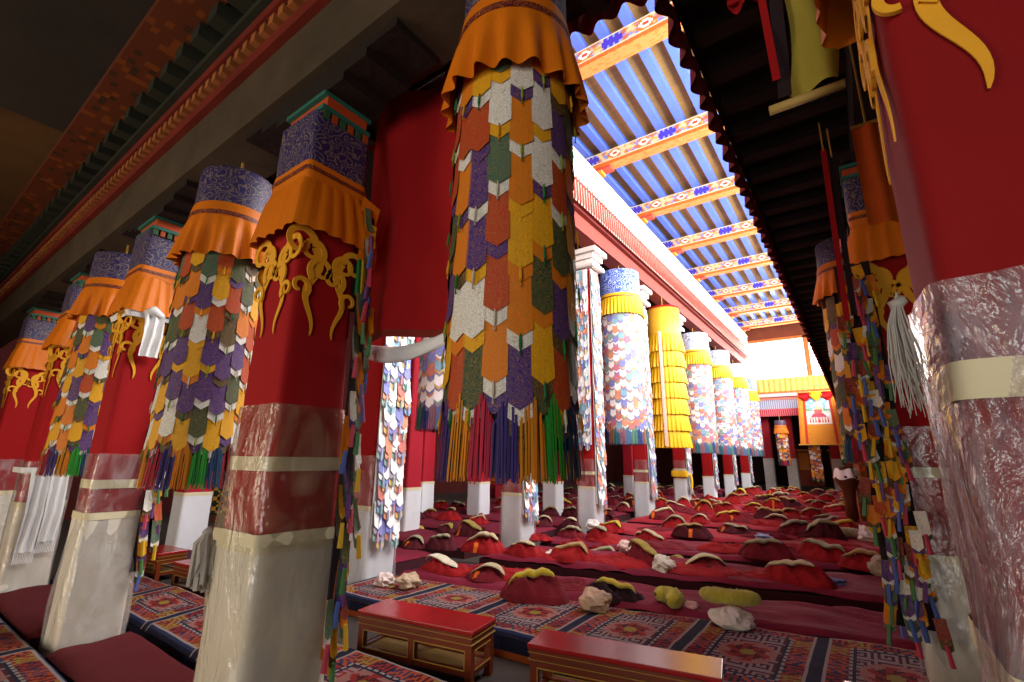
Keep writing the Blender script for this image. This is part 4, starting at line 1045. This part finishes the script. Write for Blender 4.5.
def throne():
    r = thing('painted_chest', 'orange painted two-tier wooden chest at the right edge of the mats', 'chest', (.1, 16.4, .0), .2)
    def pc(i, j):
        if i in (0, 19) or j in (0, 13): return lin('#a8641c')
        v = nz(i*.4, j*.5, 2); return lin('#b84a14') if v > .1 else lin('#8a3a14') if v > -.2 else lin('#56682c')
    for nm, w, d, z0, z1 in (('lower_tier', .42, .35, .2, 1.05), ('upper_tier', .3, .3, 1.05, 1.75)):
        b = MB(); b.box(-w, w, -d, d, z0, z1, c=lin('#8a4414')); b.grid(lambda u, v: (-w+2*w*u, -d-.005, z0+(z1-z0)*v), 20, 14, cf=pc)
        b.box(-w-.04, w+.04, -d-.04, d+.04, z1-.06, z1, c=lin('#a8742c')); b.build(nm, PAINT, r)
    b = MB(); b.box(-.4, .4, -.33, .33, 0, .2, c=lin('#5c0f14')); b.build('plinth', PAINT, r)
    r = thing('clay_urn', 'brown urn wrapped with white scarf beside the orange chest', 'urn', (-.42, 15.7, .235))
    b = MB(); b.lathe([(.02, 0), (.14, .02), (.13, .5), (.16, .8), (.26, .98), (.27, 1.1), (.2, 1.22), (.14, 1.3), (.16, 1.36)], 24); b.build('pot', mat('brown_clay', '#5a2a14', .5), r, True)
    b = MB(); b.grid(lambda u, v: ((.29-.07*v+.02*sin(u*40))*cos(2*PI*u), (.29-.07*v+.02*sin(u*40))*sin(2*PI*u), 1.06+.24*v+.03*sin(u*25)), 48, 5, wrap=True); b.build('white_scarf_wrap', KHATA, r, True)
throne()

def left_clutter():
    r = thing('yellow_hanging', 'narrow yellow and orange cloth hanging in the dim left aisle', 'hanging', (-7.6, 14.6, .9))
    b = MB(); b.grid(lambda u, v: (-.28+.56*u, .03*sin(u*12), v*2.2), 12, 14, cf=lambda i, j: lin('#d8a018' if (j//2) % 4 else '#c8641c')); b.build('cloth', DYED, r, True)
    b = MB(); b.tube([(-.32, 0, 2.2), (.32, 0, 2.2)], .02); b.tube([(0, 0, 2.2), (0, 0, 5.5)], .008); b.build('rod', ROPE, r)
    r = thing('offering_table', 'small white-draped offering table far back left of the foreground banner', 'table', (-12.6, 16.5, .0), .2)
    b = MB(); b.box(-.7, .7, -.3, .3, .62, .68); b.build('table_top', BENCHRED, r)
    for sx in (-.62, .62):
        for sy in (-.24, .24): b = MB(); b.box(sx-.04, sx+.04, sy-.04, sy+.04, 0, .62); b.build('leg', GILT, r)
    strip('white_runner', [(-.4, -.33, .7), (-.42, -.36, .2), (-.4, -.4, .02)], .3, (1,0,0), KHATA, r)
    r = thing('orange_chair', 'orange backed red seat far back in the dim left aisle', 'seat', (-13.8, 17.5, .0))
    b = MB(); b.box(-.5, .5, -.3, .3, 0, .7); b.build('seat', MAROON, r)
    b = MB(); b.box(-.5, .5, .22, .34, .7, 1.7); b.build('backrest', ORANGE, r)
    r = thing('patterned_screen', 'green and gold patterned screen standing in the far left aisle', 'screen', (-13.5, 6.2, .0), .6)
    def pc(i, j): return lin('#c88a2c') if (i+j) % 5 == 0 or (i-j) % 5 == 0 or i in (0, 29) or j > 24 else lin('#1c2c1a')
    b = MB(); b.grid(lambda u, v: (-.9+1.8*u, 0, .2+1.5*v), 30, 30, cf=pc); b.box(-.9, .9, .01, .06, .0, 1.7, c=lin('#5a2c14')); b.build('panel', PAINT, r)
left_clutter()

def right_hangings():
    r = thing('rolled_scroll', 'yellow-lined cloth scroll with a wooden dowel hanging in the dark at top right', 'scroll', (0, 2.05, 3.17))
    b = MB(); b.grid(lambda u, v: (-.05+.17*u+.04*sin(v*3), -.02+.03*sin(u*6+v*4), .02+v*.75), 10, 14); b.build('yellow_cloth', mat('dull_yellow_cotton', '#a89a3c', .9, .2, 4), r, True)
    b = MB(); b.grid(lambda u, v: (-.09+.05*u+.03*v, -.03+.02*sin(v*8), .02+v*.75), 4, 10); b.build('dark_ribbon', CORE, r, True)
    b = MB(); b.tube([(-.13, 0, .0), (.14, 0, .0)], .02, 12); b.build('dowel', mat('pale_dowel', '#b89a58', .6), r, True)
    b = MB(); b.tube([(.03, 0, .7), (.03, 0, 1.53)], .006); b.build('cord', ROPE, r)
    b = MB(); b.grid(lambda u, v: (-.1+.03*u-.02*v, -.05, .1+v*.75), 3, 8); b.build('red_ribbon', RED, r, True)
    r = thing('red_cloth_fold', 'folded red cloth hanging at the top right beside the scroll', 'cloth', (-.12, 2.05, 3.8))
    b = MB(); b.grid(lambda u, v: (-.12+.16*u, .04*sin(u*9), .0+.04*sin(u*PI)*-1+.5*v), 12, 8); b.build('cloth', RED, r, True)
    b = MB(); b.tube([(-.12, 0, .02), (.05, 0, .02)], .012); b.build('hem', RED, r, True)
    for k, (x, y, z, l, m, lab) in enumerate(((.07, 4.3, 2.75, 1.5, RED, 'red ribbon hanging beside the right background pillar'), (.12, 4.35, 2.8, 1.4, CORE, 'dark ribbon hanging beside the right background pillar'))):
        r = thing('hanging_ribbon', lab, 'ribbon', (x, y, z))
        b = MB(); b.grid(lambda u, v: (-.02+.04*u-.06*(1-v)*.5, .01*sin(v*8), v*l), 3, 12); b.build('ribbon_strip', m, r, True)
        b = MB(); b.tube([(0, 0, l-.02), (0, 0, l+.25)], .006); b.build('cord', ROPE, r)
    r = thing('orange_flap', 'orange silk flap hanging beside the close right pillar', 'cloth', (.22, 3.0, 2.95))
    b = MB(); b.grid(lambda u, v: (-.03+.14*u, .02*sin(u*8), -.02*u+.6*v), 8, 8); b.build('cloth', mat('bright_orange_silk', '#e0641a', .5), r, True)
    b = MB(); b.tube([(-.03, 0, .6), (.11, 0, .6)], .012); b.build('rod', ROPE, r)
    b = MB(); b.tube([(.04, 0, .6), (.04, 0, 1.75)], .006); b.build('cord', ROPE, r)
    r = thing('orange_flap', 'orange silk flap over small green tassels right of the big centre-left pillar', 'cloth', (-2.5, 1.78, 2.95))
    b = MB(); b.grid(lambda u, v: (.02*sin(v*7), -.07+.14*u, .45*v-.04*u), 6, 8); b.build('cloth', ORANGE, r, True)
    for k in range(4): b = MB(); b.tube([(0, -.05+.03*k, .0), (.01, -.05+.03*k, -.25)], [.012, .016], 6); b.build('tassel', mat('tassel_g%d' % (k % 2), ('#1f6b2c', '#c8a01a')[k % 2], .8), r)
right_hangings()

# ---------------------------------------------------------------- light
def area(name, loc, to, sx, sy, power, col):
    l = bpy.data.lights.new(name, 'AREA'); l.shape = 'RECTANGLE'; l.size = sx; l.size_y = sy; l.energy = power; l.color = col
    o = bpy.data.objects.new(name, l); COL.objects.link(o); o.location = loc
    d = Vector(to)-Vector(loc); o.rotation_euler = d.to_track_quat('-Z', 'Y').to_euler(); return o
for i, y in enumerate((4, 8, 12, 16, 20, 24, 28)):
    area('clerestory_daylight', (.7, y, 7.5), (-4.2, y, 5.6), 3.6, 3.8, 820, (1, .97, .95))
area('far_window_daylight', (-2.6, 31.6, 7.4), (-2.6, 20, 4), 5, 3, 500, (1, .98, .95))
area('warm_fill_light', (-7, -4.9, 1.8), (-4.5, 3, 1.8), 3.8, 3.4, 230, (1, .80, .55))  # unseen warm fill added behind the camera for the left pillars
area('front_fill_light', (.9, -4.9, 1.8), (-1.5, 2, 2.4), 3.3, 3.4, 165, (1, .93, .84))  # unseen neutral fill added to brighten the foreground banner
wd = bpy.data.worlds.new('W'); sc.world = wd; wd.use_nodes = True
wd.node_tree.nodes['Background'].inputs[0].default_value = (.8, .9, 1, 1); wd.node_tree.nodes['Background'].inputs[1].default_value = 1.0

# ---------------------------------------------------------------- camera
yaw, pitch, roll = math.radians(36), math.radians(14), math.radians(-.7)
f = Vector((-sin(yaw)*cos(pitch), cos(yaw)*cos(pitch), sin(pitch)))
rt = Vector((cos(yaw), sin(yaw), 0)); up = rt.cross(f)
rt2 = rt*cos(roll)-up*sin(roll); up2 = rt2.cross(f)
cam = bpy.data.cameras.new('camera'); co = bpy.data.objects.new('camera', cam); COL.objects.link(co)
M = Matrix((rt2, up2, -f)).transposed().to_4x4(); M.translation = (0, 0, 1.7); co.matrix_world = M
cam.sensor_width = 36; cam.lens = 472/1024*36; cam.clip_start = .05; cam.clip_end = 200
sc.camera = co
vs = sc.view_settings; vs.view_transform = 'Standard'; vs.look = 'None'; vs.gamma = 1; vs.use_curve_mapping = False; vs.exposure = 0.0
